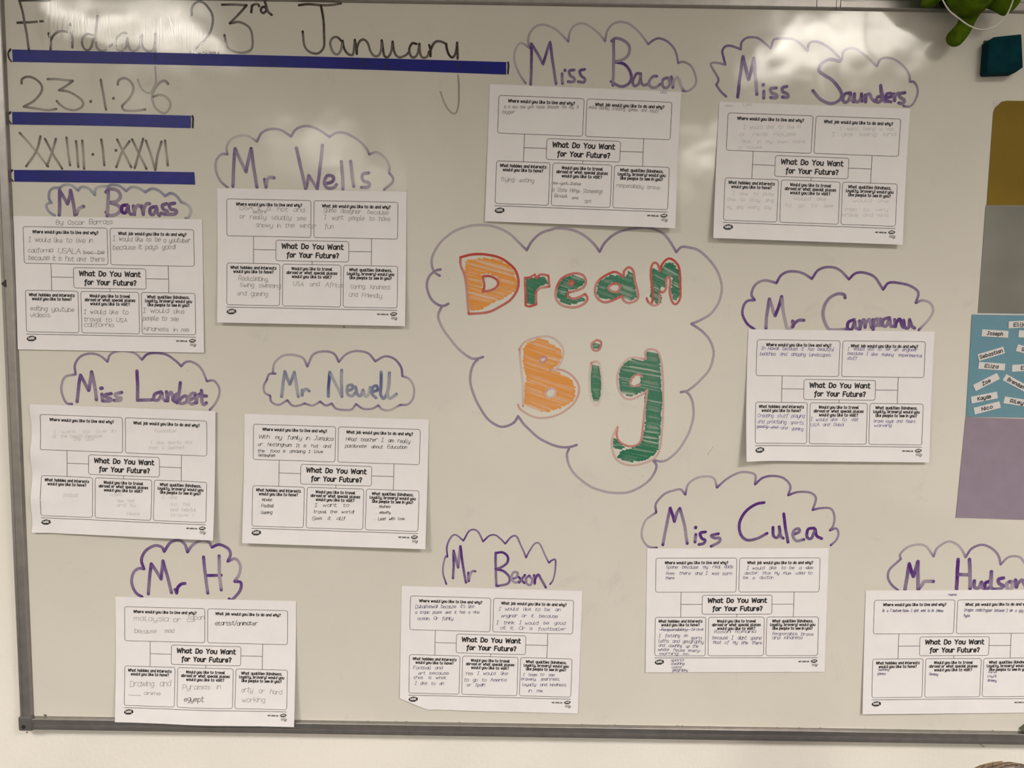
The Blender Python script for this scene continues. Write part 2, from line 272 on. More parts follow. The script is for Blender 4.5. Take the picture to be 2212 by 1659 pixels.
'n_lambert':'-6909,-1104 -6945,-1292 -6977,-1531/-6909,-1104 -6844,-1231 -6785,-1349;-6754,-1190 -6730,-1047;-6688,-1268 -6666,-1496/-6574,-1405 -6568,-1514/-6587,-1312 -6571,-1308/-6426,-1393 -6525,-1414 -6507,-1454 -6438,-1472 -6449,-1512 -6548,-1514/-6257,-1370 -6357,-1402 -6339,-1451 -6270,-1460 -6291,-1500 -6380,-1501/-6001,-1020 -5998,-1257 -6005,-1495;-5767,-1482/-5626,-1350 -5725,-1392 -5738,-1481 -5669,-1480 -5607,-1370;-5599,-1449 -5560,-1498/-5537,-1349 -5521,-1498;-5509,-1408 -5458,-1358 -5432,-1486;-5400,-1406 -5350,-1386 -5403,-1506/-5311,-1197 -5330,-1346 -5373,-1525;-5272,-1424 -5213,-1423 -5215,-1503 -5295,-1534 -5363,-1515/-5195,-1483 -5095,-1441 -5074,-1371 -5143,-1382 -5185,-1482 -5137,-1541 -5077,-1520/-5065,-1401 -5057,-1520;-5046,-1440 -5005,-1380/-4974,-1320 -4968,-1499 -4939,-1548 -4899,-1518/-5075,-1401 -4897,-1408',
'c_newell':'-3786,-1030 -3879,-1038 -3922,-1131;-3974,-1236 -3955,-1339 -3873,-1390;-3854,-1483 -3741,-1533 -3596,-1458;-3514,-1540 -3411,-1538 -3317,-1505;-3204,-1535 -3142,-1513 -3069,-1470;-2977,-1531 -2884,-1498;-2812,-1580 -2688,-1599 -2564,-1587 -2492,-1503;-2378,-1574 -2234,-1571 -2134,-1518;-2068,-1579 -1944,-1588 -1779,-1502;-1655,-1489 -1573,-1384 -1564,-1218 -1636,-1085 -1750,-1035;-1771,-891 -1884,-759 -2028,-726 -2182,-805;-2295,-683 -2479,-645 -2644,-699 -2767,-824;-2849,-692 -3013,-660 -3177,-718 -3271,-905;-3342,-772 -3506,-723 -3670,-746 -3795,-861 -3828,-1027',
'n_newell':'-3632,-993 -3665,-1210 -3688,-1397/-3632,-993 -3592,-1106 -3552,-1198;-3509,-1084 -3478,-1001;-3449,-1207 -3420,-1393/-3357,-1288 -3357,-1371;-3347,-1319 -3295,-1271 -3244,-1303/-2912,-992 -2930,-1198 -2939,-1385/-2912,-992 -2810,-1197 -2718,-1382;-2727,-1133 -2723,-958/-2625,-1287 -2553,-1255 -2553,-1193 -2625,-1214 -2629,-1339 -2553,-1369 -2501,-1316/-2501,-1223 -2471,-1336 -2419,-1366 -2378,-1273;-2347,-1365 -2295,-1354 -2264,-1229/-2254,-1302 -2151,-1269 -2161,-1197 -2223,-1229 -2233,-1332 -2172,-1394/-2089,-979 -2089,-1185 -2099,-1330 -2048,-1402 -1996,-1329;-1966,-1183 -1956,-987/-1956,-987 -1966,-1183 -1986,-1329 -1945,-1400 -1842,-1326',
'c_h':'-6023,-4752 -6122,-4680 -6188,-4515 -6153,-4349 -6070,-4275 -5979,-4278;-6015,-4119 -5941,-3974 -5798,-3885 -5678,-3908 -5640,-3979;-5536,-3833 -5394,-3790 -5295,-3860 -5258,-3983;-5175,-3869 -5033,-3784 -4912,-3803 -4854,-3895;-4733,-3851 -4593,-3911 -4555,-4013 -4597,-4127;-4475,-4084 -4397,-4197 -4419,-4342 -4492,-4467;-4391,-4486 -4414,-4632 -4548,-4780 -4588,-4760',
'n_h':'-5856,-4189 -5893,-4448 -5916,-4698/-5856,-4189 -5769,-4322 -5702,-4445;-5677,-4258 -5664,-4138;-5590,-4423 -5536,-4671/-5474,-4618 -5451,-4680;-5433,-4586 -5371,-4523 -5310,-4511/-4998,-4062 -4974,-4351 -4940,-4672/-4740,-4037 -4742,-4347 -4716,-4612/-4934,-4371 -4712,-4363',
'c_bexon':'-1017,-4457 -1069,-4282 -1070,-4137 -1031,-3992 -1000,-3996;-1012,-3827 -943,-3661 -863,-3629 -742,-3720;-663,-3575 -583,-3533 -502,-3572 -420,-3731;-321,-3631 -221,-3619 -140,-3679 -58,-3760;40,-3646 120,-3634 182,-3746 287,-3987;345,-3867 424,-3753 504,-3751 588,-3925 661,-4068;710,-4026 771,-4025 764,-4211 737,-4356 688,-4430',
'n_bexon':'-901,-3891 -899,-4134 -907,-4352/-901,-3891 -859,-4051 -824,-4170;-809,-3968 -791,-3813;-748,-4132 -694,-4421/-656,-4254 -650,-4399;-635,-4306 -595,-4233 -545,-4228/-213,-3913 -209,-4165 -193,-4471/-213,-3917 -96,-3905 -15,-3976 -23,-4079 -113,-4153 -209,-4189;-72,-4224 21,-4326 -8,-4431 -169,-4471/61,-4347 132,-4325 150,-4242 80,-4243 51,-4347 113,-4408 193,-4386/172,-4314 264,-4416/272,-4281 183,-4407/343,-4290 293,-4343 305,-4426 366,-4445 394,-4362 343,-4290/423,-4279 436,-4424;444,-4340 493,-4267 535,-4339 619,-4483',
'c_culea':'2420,-3790 2283,-3770 2185,-3654 2169,-3504 2227,-3332 2390,-3201;2385,-3052 2506,-2902 2649,-2836 2774,-2813 2856,-2896;2896,-2726 3038,-2618 3182,-2590 3309,-2624 3367,-2771;3517,-2631 3680,-2534 3825,-2510 3972,-2550 3983,-2709;4099,-2601 4264,-2567 4432,-2596 4553,-2721 4529,-2880;4694,-2824 4882,-2832 4981,-2926 4938,-3118;5083,-3084 5230,-3092 5299,-3219 5286,-3369 5238,-3455;5341,-3421 5378,-3517 5342,-3625 5262,-3701',
'n_culea':'2618,-3123 2565,-3434 2517,-3739/2618,-3123 2663,-3240 2692,-3346;2735,-3196 2774,-3127;2857,-3386 2915,-3707/3052,-3554 3042,-3683/3043,-3443 3045,-3437/3207,-3509 3124,-3532 3148,-3617 3202,-3648 3183,-3702 3110,-3721/3418,-3538 3304,-3567 3358,-3609 3442,-3612 3434,-3677 3311,-3748/4139,-3007 4014,-3037 3852,-3157 3756,-3350 3785,-3543 3894,-3637 4061,-3603 4214,-3519/4304,-3417 4321,-3555 4385,-3587 4422,-3490 4408,-3404;4436,-3554 4480,-3596/4471,-3190 4501,-3381 4561,-3659/4644,-3529 4737,-3485 4724,-3431 4652,-3464 4635,-3550 4702,-3635 4816,-3612/4974,-3417 4881,-3439 4867,-3568 4941,-3588 4996,-3438;5023,-3544 5109,-3590',
'c_camp':'3861,-199 3738,-109 3660,33 3675,175 3733,247 3844,263;3789,359 3844,502 3983,575 4178,537;4244,660 4383,722 4567,705 4734,613;4829,749 4989,802 5154,765 5324,616;5421,708 5563,721 5729,653 5873,463;5958,566 6121,568 6307,521 6436,421 6405,259;6505,301 6629,262 6688,141 6626,-2 6483,-167',
'n_camp':'4078,283 4048,39 4042,-186/4078,283 4137,121 4182,21;4236,184 4270,327;4313,63 4386,-190 4427,-179 4483,-77/4462,-57 4467,-158;4494,-97 4563,-45 4641,-44/5279,322 5256,372 5154,381 5035,318 4951,175 4949,12 5019,-150 5103,-189 5327,-175/5441,-21 5352,-63 5347,-165 5409,-174 5453,-51;5469,-143 5521,-172/5524,-40 5542,-172;5557,-80 5595,-18 5622,-140;5638,-58 5686,-17 5724,-139/5738,-16 5753,-179;5759,-36 5819,-5 5814,-96 5754,-118/5833,-76 5882,-34 5849,-4 5824,-96 5896,-105/6001,19 5911,-13 5896,-95 5958,-114 6002,9;6030,-113 6071,-113/6085,-11 6102,-122;6118,-51 6166,1 6202,-90 6225,-131/6228,-18 6256,-130 6317,-129 6320,-7;6367,-108 6410,-138',
'c_hudson':'6410,-4440 6304,-4352 6232,-4234 6254,-4090 6422,-3915;6412,-3825 6522,-3716 6681,-3666 6823,-3699 6954,-3859;7010,-3720 7165,-3611 7307,-3644 7419,-3749 7480,-3867;7568,-3723 7726,-3656 7892,-3706 8018,-3835 8063,-3977;8182,-3856 8344,-3842 8444,-3935 8575,-4124 8615,-4340',
'n_hudson':'6567,-3989 6542,-4229 6521,-4450/6567,-3989 6604,-4108 6645,-4203;6683,-4059 6704,-3951;6720,-4202 6740,-4418/6740,-4418 6794,-4345 6837,-4284 6977,-4282/7360,-3905 7364,-4144 7370,-4407/7546,-3902 7575,-4164 7591,-4392/7377,-4156 7575,-4164/7652,-4259 7660,-4367 7730,-4378 7770,-4281;7788,-4365 7836,-4388/7920,-4255 7830,-4304 7849,-4400 7927,-4351;7921,-4099/7921,-4099 7925,-4327 7965,-4398/8126,-4203 8047,-4229 8063,-4300 8136,-4335 8081,-4384 7989,-4398/8236,-4262 8192,-4298 8209,-4382 8279,-4369 8271,-4273 8236,-4262/8327,-4236 8348,-4356;8366,-4295 8432,-4234 8471,-4294 8525,-4389',
'c_big':'-1162,567 -1250,633 -1291,755 -1267,900 -1152,1089 -950,1257 -718,1346 -457,1372 -254,1332 -78,1249 69,1122 209,988;287,1126 430,1257 617,1324 658,1335 788,1337 948,1308 1125,1225 1273,1098 1363,984;1433,1115 1589,1261 1790,1336 1992,1367 2152,1363 2313,1308 2448,1188 2571,996;2656,1077 2772,1071 2934,1024 3115,868 3254,668 3314,452 3285,248 3176,57 3033,-48 2853,-131;3041,-253 3180,-427 3225,-632 3139,-899 2867,-1177 2724,-1225;2817,-1220 2907,-1356 2941,-1579 2891,-1838 2763,-2100 2615,-2275 2463,-2356 2308,-2333;2372,-2436 2317,-2594 2167,-2753 1929,-2871 1654,-2884 1359,-2810 1114,-2648 972,-2476 916,-2285 948,-2172/1070,-2109 948,-2146 776,-2140 500,-2032 256,-1828 117,-1658;50,-1762 -86,-1825 -206,-1818 -378,-1700 -535,-1462 -640,-1206 -659,-1002 -610,-831 -543,-753/-461,-712 -549,-736 -652,-730 -815,-622 -1008,-405 -1142,-202 -1180,-56 -1130,76/-1020,129 -1100,91 -1203,119 -1306,219 -1363,378 -1337,538 -1236,641 -1149,667',
'o_D':'-830,863 -655,909 -452,913 -262,880 -101,803 33,675 86,517 67,357 -33,210 -207,91 -411,0 -689,-26/-837,863 -828,734 -753,532 -721,257 -696,-26/-477,566 -374,575 -272,533 -234,468 -270,395 -357,350 -474,327;-453,421 -476,551',
'f_D':'-742,800 -509,847 -261,836 -100,774 -11,660 43,502 37,371 -64,297 -180,222 -354,147 -500,57 -631,26 -691,185 -731,475 -748,677/-521,608 -375,625 -228,570 -198,454 -240,367 -357,321 -473,290 -504,449',
'o_r':'188,555;268,563;347,608;370,550;428,609 501,610 559,597;577,423;432,399 367,333;378,144;276,106 210,119;197,431;188,555',
'f_r':'225,541 341,550 487,574 547,481 416,435 345,361 334,158 246,149 220,388',
'o_e':'705,439 762,542 862,609 993,640 1111,605 1157,519 1115,417 970,357 883,341;877,282 944,240 1031,256 1147,316;1185,258 1165,185 1049,118 918,101 770,142 688,250 685,381 705,439/894,500 938,516 960,487 932,458 887,471 894,500',
'f_e':'735,425 806,543 921,595 1097,562 1128,504 1028,416 853,384 841,253 945,211 1119,257 1120,214 946,153 799,165 716,280/894,508 937,523 960,487 932,458 887,471',
'o_a':'1375,551 1490,626 1620,671 1753,601;1758,688 1836,747 1904,690 1930,546 1978,387 1989,271 1940,212 1838,188 1764,224 1733,296;1617,236 1472,190 1368,232 1307,333 1319,464 1375,551/1581,482 1669,484 1700,426 1658,360 1570,366 1517,423 1581,482',
'f_a':'1376,508 1491,568 1563,620 1812,587 1839,667 1883,661 1917,488 1952,299 1880,240 1763,253 1702,325 1588,235 1412,262 1351,334/1551,511 1668,513 1721,426 1673,339 1570,337 1495,408',
'o_m':'2128,266 2160,201 2211,187 2221,347 2203,463 2183,608 2186,752 2227,825 2287,797 2326,697;2345,784 2415,871 2487,894 2577,831 2632,730 2653,528 2661,311 2628,208 2578,178 2525,236 2490,381 2493,526 2468,612 2426,554 2430,438 2389,364 2330,378;2333,262 2314,174 2235,151 2160,201',
'f_m':'2215,746 2320,668 2418,799 2504,829 2610,716 2624,528 2625,295 2568,251 2534,381 2541,613 2439,612 2416,423 2334,480 2322,378 2356,233 2307,174 2201,274 2212,478',
'o_B':'116,-582 182,-479 299,-409 468,-370 637,-379 775,-486 828,-604 798,-757 715,-878 614,-905;784,-894 938,-960 1060,-1094 1089,-1248 1017,-1420 866,-1560 680,-1649 459,-1678 287,-1629 149,-1537 114,-1469/124,-581 145,-819 185,-1125 196,-1493/449,-712 542,-694 543,-753 476,-780 449,-712/569,-1230 654,-1195 706,-1236 690,-1314 606,-1341 554,-1290 569,-1230',
'f_B':'201,-580 267,-478 434,-399 605,-472 760,-571 796,-690 714,-810 614,-897 751,-945 957,-1045 1021,-1231 998,-1369 864,-1474 593,-1564 388,-1550 233,-1467 229,-1261 259,-1021 205,-852/423,-679 558,-676 577,-761 476,-805 407,-747/535,-1205 653,-1169 740,-1236 725,-1322 606,-1367 520,-1308',
'o_i':'1349,-410 1417,-434 1419,-519 1370,-579 1293,-563 1274,-470 1349,-410/1274,-784 1324,-758 1392,-765 1429,-884 1460,-1105 1449,-1310 1384,-1457 1314,-1398 1268,-1245 1254,-1006 1274,-784',
'f_i':'1291,-818 1393,-825 1424,-1037 1421,-1242 1400,-1397 1332,-1398 1293,-1210 1270,-971',
'f_i2':'1308,-461 1393,-477 1386,-536 1310,-546',
'o_g':'2145,-702 2133,-584 2216,-540 2328,-581 2392,-732 2426,-987 2446,-1329 2449,-1672 2434,-1984 2414,-2157 2358,-2280 2223,-2369 2019,-2424 1847,-2409 1706,-2307 1641,-2117 1654,-1961 1727,-1805;1713,-1943 1768,-2046 1907,-2113 2043,-2094 2109,-2006 2136,-1764 2153,-1505 2186,-1196;2087,-1283 1952,-1345 1833,-1339 1745,-1237 1697,-1067 1718,-879 1816,-741 1932,-680 2137,-702/2095,-984 2026,-951 1942,-995 1902,-1089 1963,-1140 2065,-1121',
'f_g':'1784,-810 1933,-706 2138,-736 2167,-583 2337,-614 2362,-852 2389,-1158 2429,-1329 2404,-1587 2395,-1846 2371,-2158 2322,-2245 2154,-2335 1914,-2374 1758,-2306 1806,-2201 2011,-2146 2144,-2023 2187,-1763 2196,-1504 2159,-1419 2170,-1230 2051,-1232 1917,-1303 1762,-1237 1737,-964/1975,-960 2094,-958 2081,-1095 1964,-1165 1877,-1098',
'f_g2':'1672,-1996 1733,-2012 1839,-2132 1772,-2185 1667,-2117',
},
sheets={
'wells':{'pose': [-317.8, 81.9, -0.0041], 'lift': [0.5, 0.5, 9, 9], 'lines': [[35.1, 32.6, 136.8, 34.1, 7.3, 'USA it is hot and'], [56.2, 37.8, 76.4, 37.4, 5.1, 'before'], [35.0, 46.3, 138.8, 47.2, 7.3, 'or really usually see'], [60.2, 59.0, 155.9, 59.0, 7.3, 'snowy in the winter'], [166.9, 33.9, 268.0, 35.9, 7.3, 'game designer because'], [167.9, 45.2, 271.1, 45.5, 7.3, 'I want people to have'], [168.0, 59.4, 182.1, 59.1, 7.3, 'fun'], [33.3, 142.9, 80.1, 143.9, 7.4, 'Rockclimbing,'], [35.2, 153.4, 99.4, 153.9, 7.4, 'Swing swimming'], [31.1, 166.3, 79.0, 166.8, 7.4, 'and gaming'], [119.7, 149.8, 196.7, 150.4, 7.4, 'USA and Africa'], [209.8, 152.4, 272.4, 152.9, 7.4, 'caring, kindness'], [207.9, 164.8, 259.4, 166.0, 7.4, 'and Friendly']]},
'lambert':{'pose': [-624.9, -266.2, -0.0225], 'lift': [0.5, 3, 12, 3], 'lines': [[35.4, 46.2, 135.7, 41.0, 5.2, 'I want to live in'], [33.4, 53.8, 114.1, 49.7, 5.2, 'at the beach because'], [67.2, 57.1, 101.4, 55.4, 6.8, 'the USA'], [199.0, 38.3, 235.0, 36.5, 5.2, 'Footballer'], [192.2, 57.5, 259.4, 54.1, 4.7, 'I like sports and'], [189.3, 66.1, 245.5, 63.4, 5.3, 'that I learned'], [50.3, 149.5, 75.0, 148.5, 5.9, 'football'], [127.6, 144.8, 147.6, 144.0, 5.4, 'visit'], [139.6, 154.7, 167.7, 153.5, 5.4, 'New York'], [137.6, 162.1, 169.8, 160.8, 5.4, 'and to'], [153.7, 175.0, 175.9, 174.1, 5.4, 'Venice'], [212.2, 145.4, 236.6, 144.4, 5.4, 'I like'], [226.5, 156.4, 257.2, 155.1, 5.4, 'to be'], [226.6, 165.4, 267.6, 163.8, 5.5, 'kind helpful'], [227.8, 174.2, 263.7, 172.8, 5.5, 'brave !']]},
'newell':{'pose': [-281.9, -275.9, -0.0161], 'lift': [0.5, 0.5, 13, 11], 'lines': [[22.9, 39.0, 143.1, 39.1, 6.5, 'With my family in Jamaica'], [22.1, 51.2, 139.2, 50.7, 5.6, 'or Nottingham. It is hot and'], [21.7, 61.4, 127.0, 59.8, 5.1, 'the food is amazing I love'], [23.2, 68.6, 49.8, 67.9, 4.5, 'Nottingham.'], [163.9, 38.1, 267.1, 38.9, 6.5, 'Head teacher I am really'], [162.8, 49.0, 262.3, 48.6, 5.6, 'passionate about Education'], [25.3, 140.8, 46.3, 140.2, 5.1, '. Movies'], [24.5, 150.9, 49.7, 150.2, 5.1, '. Football'], [23.7, 161.9, 46.9, 161.2, 5.1, '. Gaming'], [115.8, 147.1, 171.3, 145.5, 5.7, 'I want to'], [114.0, 157.7, 179.0, 155.7, 5.4, 'travel the world!'], [111.8, 168.7, 164.6, 167.1, 5.7, 'See it all!!'], [215.3, 145.6, 238.3, 144.9, 4.2, '. Kindness'], [215.6, 155.0, 238.7, 154.4, 4.2, '. empathy'], [213.5, 165.6, 262.0, 164.1, 5.1, '. Lead with love.']]},
'h':{'pose': [-498.1, -581.7, -0.0091], 'lift': [0.5, 0.5, 13, 11], 'lines': [[29.7, 39.3, 86.6, 39.0, 9.1, 'malaysia'], [94.9, 39.8, 107.2, 39.5, 9.0, 'or'], [116.4, 35.2, 146.0, 34.5, 8.1, 'Japan'], [117.4, 38.8, 131.7, 37.3, 9.0, '_'], [31.3, 60.4, 66.7, 59.5, 7.3, 'because'], [81.2, 58.7, 95.7, 58.3, 7.3, 'mad'], [164.2, 43.8, 233.6, 42.1, 7.2, 'etartist/animater'], [24.0, 150.2, 91.7, 147.8, 10.4, 'Drawing and'], [21.6, 163.9, 41.8, 164.4, 9.5, '_'], [47.1, 163.4, 74.7, 162.3, 5.7, 'anime'], [111.6, 151.9, 174.9, 149.6, 8.4, 'Pyramids in'], [114.6, 172.0, 147.0, 170.7, 8.5, 'egyept'], [208.8, 153.4, 275.0, 157.2, 8.4, 'arty or hard'], [210.1, 171.0, 247.9, 169.5, 8.4, 'working']]},
'bexon':{'pose': [-27.7, -556.4, -0.0127], 'lift': [0.5, 0.5, 1.5, 3], 'lines': [[23.1, 37.0, 119.6, 33.8, 6.3, "Dubai/Hawaii because it's like"], [22.7, 46.3, 128.0, 42.9, 5.2, 'a tropic place and it has a nice'], [27.0, 56.9, 85.6, 55.0, 5.8, 'ocean. Or family'], [160.6, 36.7, 262.0, 35.1, 5.8, 'I would like to be an'], [165.0, 48.0, 257.1, 46.4, 5.8, 'enginer or it because'], [157.1, 60.1, 269.9, 58.0, 5.8, 'I think I would be good'], [163.5, 68.7, 272.2, 68.0, 5.8, 'at it. Or a footballer'], [21.3, 141.1, 69.6, 139.9, 5.8, 'Football and'], [29.6, 149.6, 80.0, 148.4, 5.2, 'art because'], [22.4, 157.6, 76.2, 156.3, 5.2, 'that is what'], [24.7, 167.4, 72.4, 166.3, 5.8, 'I like to do'], [107.4, 148.2, 177.9, 146.5, 5.8, 'Yes I would like'], [106.3, 159.2, 176.2, 157.6, 5.8, 'to go to America'], [111.0, 167.6, 140.5, 166.9, 5.8, 'or Spain'], [203.7, 147.6, 255.5, 146.4, 5.3, 'I them to see'], [200.8, 155.2, 264.1, 153.7, 5.3, 'bravery, smartness,'], [203.1, 164.7, 275.8, 163.1, 5.3, 'loyalty and kindness,'], [213.8, 174.9, 237.6, 174.4, 5.3, 'in me.']]},
'culea':{'pose': [376.6, -482.3, 0.0181], 'lift': [0.5, 0.5, 1.5, 2], 'lines': [[31.1, 33.7, 140.6, 33.4, 5.6, 'Spane because my real dads'], [31.5, 43.8, 139.1, 44.9, 5.6, 'lives there and I was born'], [30.7, 51.6, 44.8, 51.6, 4.5, 'there'], [163.5, 35.5, 272.2, 35.3, 5.6, 'I would like to be a doc'], [258.8, 33.2, 272.1, 33.1, 5.6, '_'], [160.4, 43.7, 270.7, 44.1, 5.0, 'doctor. Plus my mum used to'], [158.4, 51.7, 208.1, 51.6, 5.1, 'be a doctor.'], [25.0, 139.1, 94.2, 139.0, 5.1, 'Responsibility brave'], [21.8, 137.4, 73.9, 137.3, 5.7, '_'], [21.2, 149.7, 68.7, 149.6, 5.7, 'I focusing on'], [74.0, 153.4, 92.1, 153.3, 5.2, 'sports'], [20.8, 158.5, 94.3, 160.6, 5.7, 'laths and geography'], [21.2, 166.0, 85.9, 167.7, 5.2, 'and cleaning up the'], [19.8, 172.8, 90.2, 175.4, 5.2, 'whole house every-'], [22.5, 179.9, 71.0, 179.9, 4.6, 'morning so,'], [41.8, 191.0, 63.0, 190.9, 4.6, 'sports'], [41.8, 197.0, 63.6, 196.9, 4.6, 'cleaning'], [43.3, 203.2, 59.4, 203.2, 4.6, 'laths'], [44.0, 208.1, 69.5, 208.0, 4.6, 'geography'], [112.3, 143.0, 180.5, 142.9, 5.1, 'Romani Romainia'], [109.6, 153.5, 189.9, 154.7, 6.3, 'because I didnt spend'], [110.8, 161.0, 191.1, 162.7, 5.7, 'most of my time there'], [208.7, 146.5, 276.0, 147.8, 5.7, 'Responsible, brave'], [208.4, 153.8, 258.6, 153.7, 5.7, 'and Kindness']]},
'camp':{'pose': [525.0, -124.6, 0.0036], 'lift': [0.5, 0.5, 8, 10], 'lines': [[21.6, 32.2, 137.7, 32.9, 5.8, 'In Hawaii because it has beautiful'], [19.7, 40.9, 132.4, 42.0, 5.8, 'beaches and amazing landscapes'], [159.5, 31.4, 270.7, 31.7, 5.7, 'I would like to be an engineer'], [159.7, 38.2, 279.1, 41.2, 5.2, 'because I like making experimental'], [159.5, 46.4, 174.8, 46.2, 5.2, 'stuff'], [17.9, 139.8, 94.1, 140.1, 5.9, 'Creating stuff playing'], [18.4, 149.4, 93.3, 151.0, 5.9, 'and practising sports,'], [16.9, 156.5, 92.5, 161.1, 5.3, 'gaming and and gaming'], [16.9, 155.3, 56.1, 156.7, 5.9, '_'], [104.1, 145.4, 180.8, 144.5, 5.8, 'I would like to visit'], [104.3, 153.7, 156.8, 152.8, 5.3, 'U.S.A. and Dubai'], [205.9, 146.5, 273.9, 146.6, 5.2, 'brave loyal and heart-'], [206.1, 153.6, 234.3, 153.1, 4.7, 'warming']]},
'bacon':{'pose': [105.4, 243.8, -0.0238], 'lift': [0.5, 0.5, 14, 4], 'lines': [[23.5, 35.8, 138.8, 31.1, 5.0, 'in a nice new york house because the city is'], [21.5, 43.3, 40.7, 42.4, 5.0, 'bigger'], [154.9, 31.1, 263.2, 32.8, 5.1, 'make money creating games and stuff'], [264.7, 3.4, 274.1, 2.9, 4.0, 'lilli'], [22.2, 146.7, 74.1, 147.4, 6.3, 'flying eating'], [102.3, 148.8, 147.6, 148.9, 5.2, 'new york france'], [102.2, 146.8, 147.6, 148.1, 5.8, '_'], [103.5, 160.2, 181.6, 160.2, 6.4, 'a Stone Henge Stonehenge'], [107.6, 169.0, 127.6, 168.4, 5.2, 'Brazil'], [107.6, 167.0, 127.6, 167.6, 5.8, '_'], [134.6, 170.8, 143.9, 170.6, 4.7, 'and'], [136.1, 169.2, 143.8, 169.0, 5.8, '_'], [154.9, 174.9, 165.0, 174.6, 4.7, 'got'], [203.0, 149.5, 270.5, 150.6, 5.9, 'responsibility brave']]},
'saunders':{'pose': [462.2, 223.5, -0.0197], 'lift': [0.5, 0.5, 11, 12], 'lines': [[9.0, 7.5, 21.5, 6.9, 3.4, 'Hello'], [37.1, 5.1, 49.7, 4.6, 4.6, 'Lexi'], [39.7, 39.8, 128.3, 36.0, 5.7, 'I would like to live in'], [34.3, 51.3, 121.4, 47.8, 5.7, 'a nice house'], [39.3, 61.7, 137.2, 58.6, 5.2, 'but in my own mark'], [33.8, 70.2, 69.6, 68.8, 4.0, 'a house'], [189.6, 36.5, 273.6, 34.3, 5.8, 'I want being a vet'], [177.8, 46.2, 277.2, 42.2, 5.8, 'I like being kind'], [27.3, 142.2, 91.6, 140.2, 4.6, 'I like to play'], [20.3, 151.4, 92.1, 150.8, 5.2, 'like to play sing'], [19.5, 163.5, 88.2, 161.6, 5.2, 'my dog every day'], [123.7, 146.9, 174.1, 145.4, 5.2, 'would like'], [110.6, 157.2, 185.4, 155.8, 5.2, 'to go to see'], [215.8, 146.5, 272.0, 144.8, 5.3, 'would like'], [202.7, 160.7, 271.2, 158.8, 5.3, 'them to very'], [200.1, 169.3, 271.7, 167.3, 5.3, 'brave and kind']]},
'barrass':{'pose': [-639.3, 34.2, -0.0026], 'lift': [0.5, 0.5, 2.5, 2.5], 'lines': [[66.9, 12.2, 155.8, 10.1, 7.7, 'By: Oscar Barrass'], [22.7, 40.0, 123.5, 39.7, 7.7, 'I would like to live in'], [21.3, 56.6, 60.3, 55.7, 6.9, 'california'], [69.0, 57.3, 103.8, 57.3, 8.5, 'USALA'], [109.0, 57.8, 141.3, 57.0, 6.9, 'bec be'], [109.0, 55.5, 141.3, 55.6, 7.7, '_'], [21.8, 67.9, 140.9, 68.8, 7.7, 'because it is hot and there'], [155.9, 36.0, 277.9, 36.7, 7.7, 'I would like to be a youtuber'], [155.5, 50.0, 253.8, 46.9, 7.7, 'because it pays good!'], [22.0, 147.4, 91.5, 148.7, 7.7, 'editing youtube'], [21.1, 158.3, 53.8, 157.7, 7.7, 'videos.'], [107.1, 151.4, 177.0, 151.1, 7.7, 'I would like to'], [106.7, 163.3, 175.8, 164.1, 7.7, 'travel to USA'], [106.5, 172.1, 154.5, 171.2, 7.0, 'california.'], [200.8, 147.5, 265.9, 148.3, 7.7, 'I would like'], [200.5, 159.8, 256.7, 160.5, 7.7, 'people to see'], [201.7, 176.5, 273.9, 177.3, 7.0, 'kindness in me.']]},
'hudson':{'pose': [738.4, -547.0, 0.0212], 'lift': [0.5, 0.5, 2, 5], 'lines': [[136.5, 9.1, 148.4, 9.2, 3.3, 'Hana'], [135.3, 7.6, 148.3, 7.7, 4.8, '_'], [28.2, 36.0, 128.3, 36.5, 4.8, 'In a 3 bedroom house I dont want to be famous'], [163.2, 35.9, 265.4, 37.5, 5.3, 'Dragon coder/rapper because I am a guy I'], [162.5, 45.1, 172.7, 45.2, 5.3, 'hype.'], [23.9, 135.7, 42.1, 136.0, 3.9, 'Swimming'], [22.9, 142.6, 36.8, 142.8, 4.4, 'games'], [109.0, 144.0, 123.4, 144.9, 4.4, 'Germany'], [207.7, 141.3, 221.0, 141.5, 3.5, 'kind'], [206.4, 148.2, 221.4, 148.4, 4.0, 'loyal'], [206.8, 155.6, 221.3, 156.6, 4.5, 'Bravery']]},
},
tags=[[768.9, -20.8, -2.5, 'Joseph', 'left of the other two in the top row'], [810.4, -5.3, 4, 'Elijah', ''], [827.5, -21.2, -2, 'Liam', ''], [765.0, -53.1, 18, 'Sebastian', ''], [825.7, -47.7, -14, 'Sienna', ''], [767.3, -72.9, -3, 'Eliza', ''], [821.3, -74.3, 4, 'Eva', ''], [760.6, -98.3, 28.5, 'Zoe', ''], [807.9, -99.7, -27, 'Brendan', ''], [759.1, -123.4, 12.5, 'Kayde', ''], [811.9, -129.5, -8, 'Riley', ''], [764.8, -139.9, 15.5, 'Nico', '']],
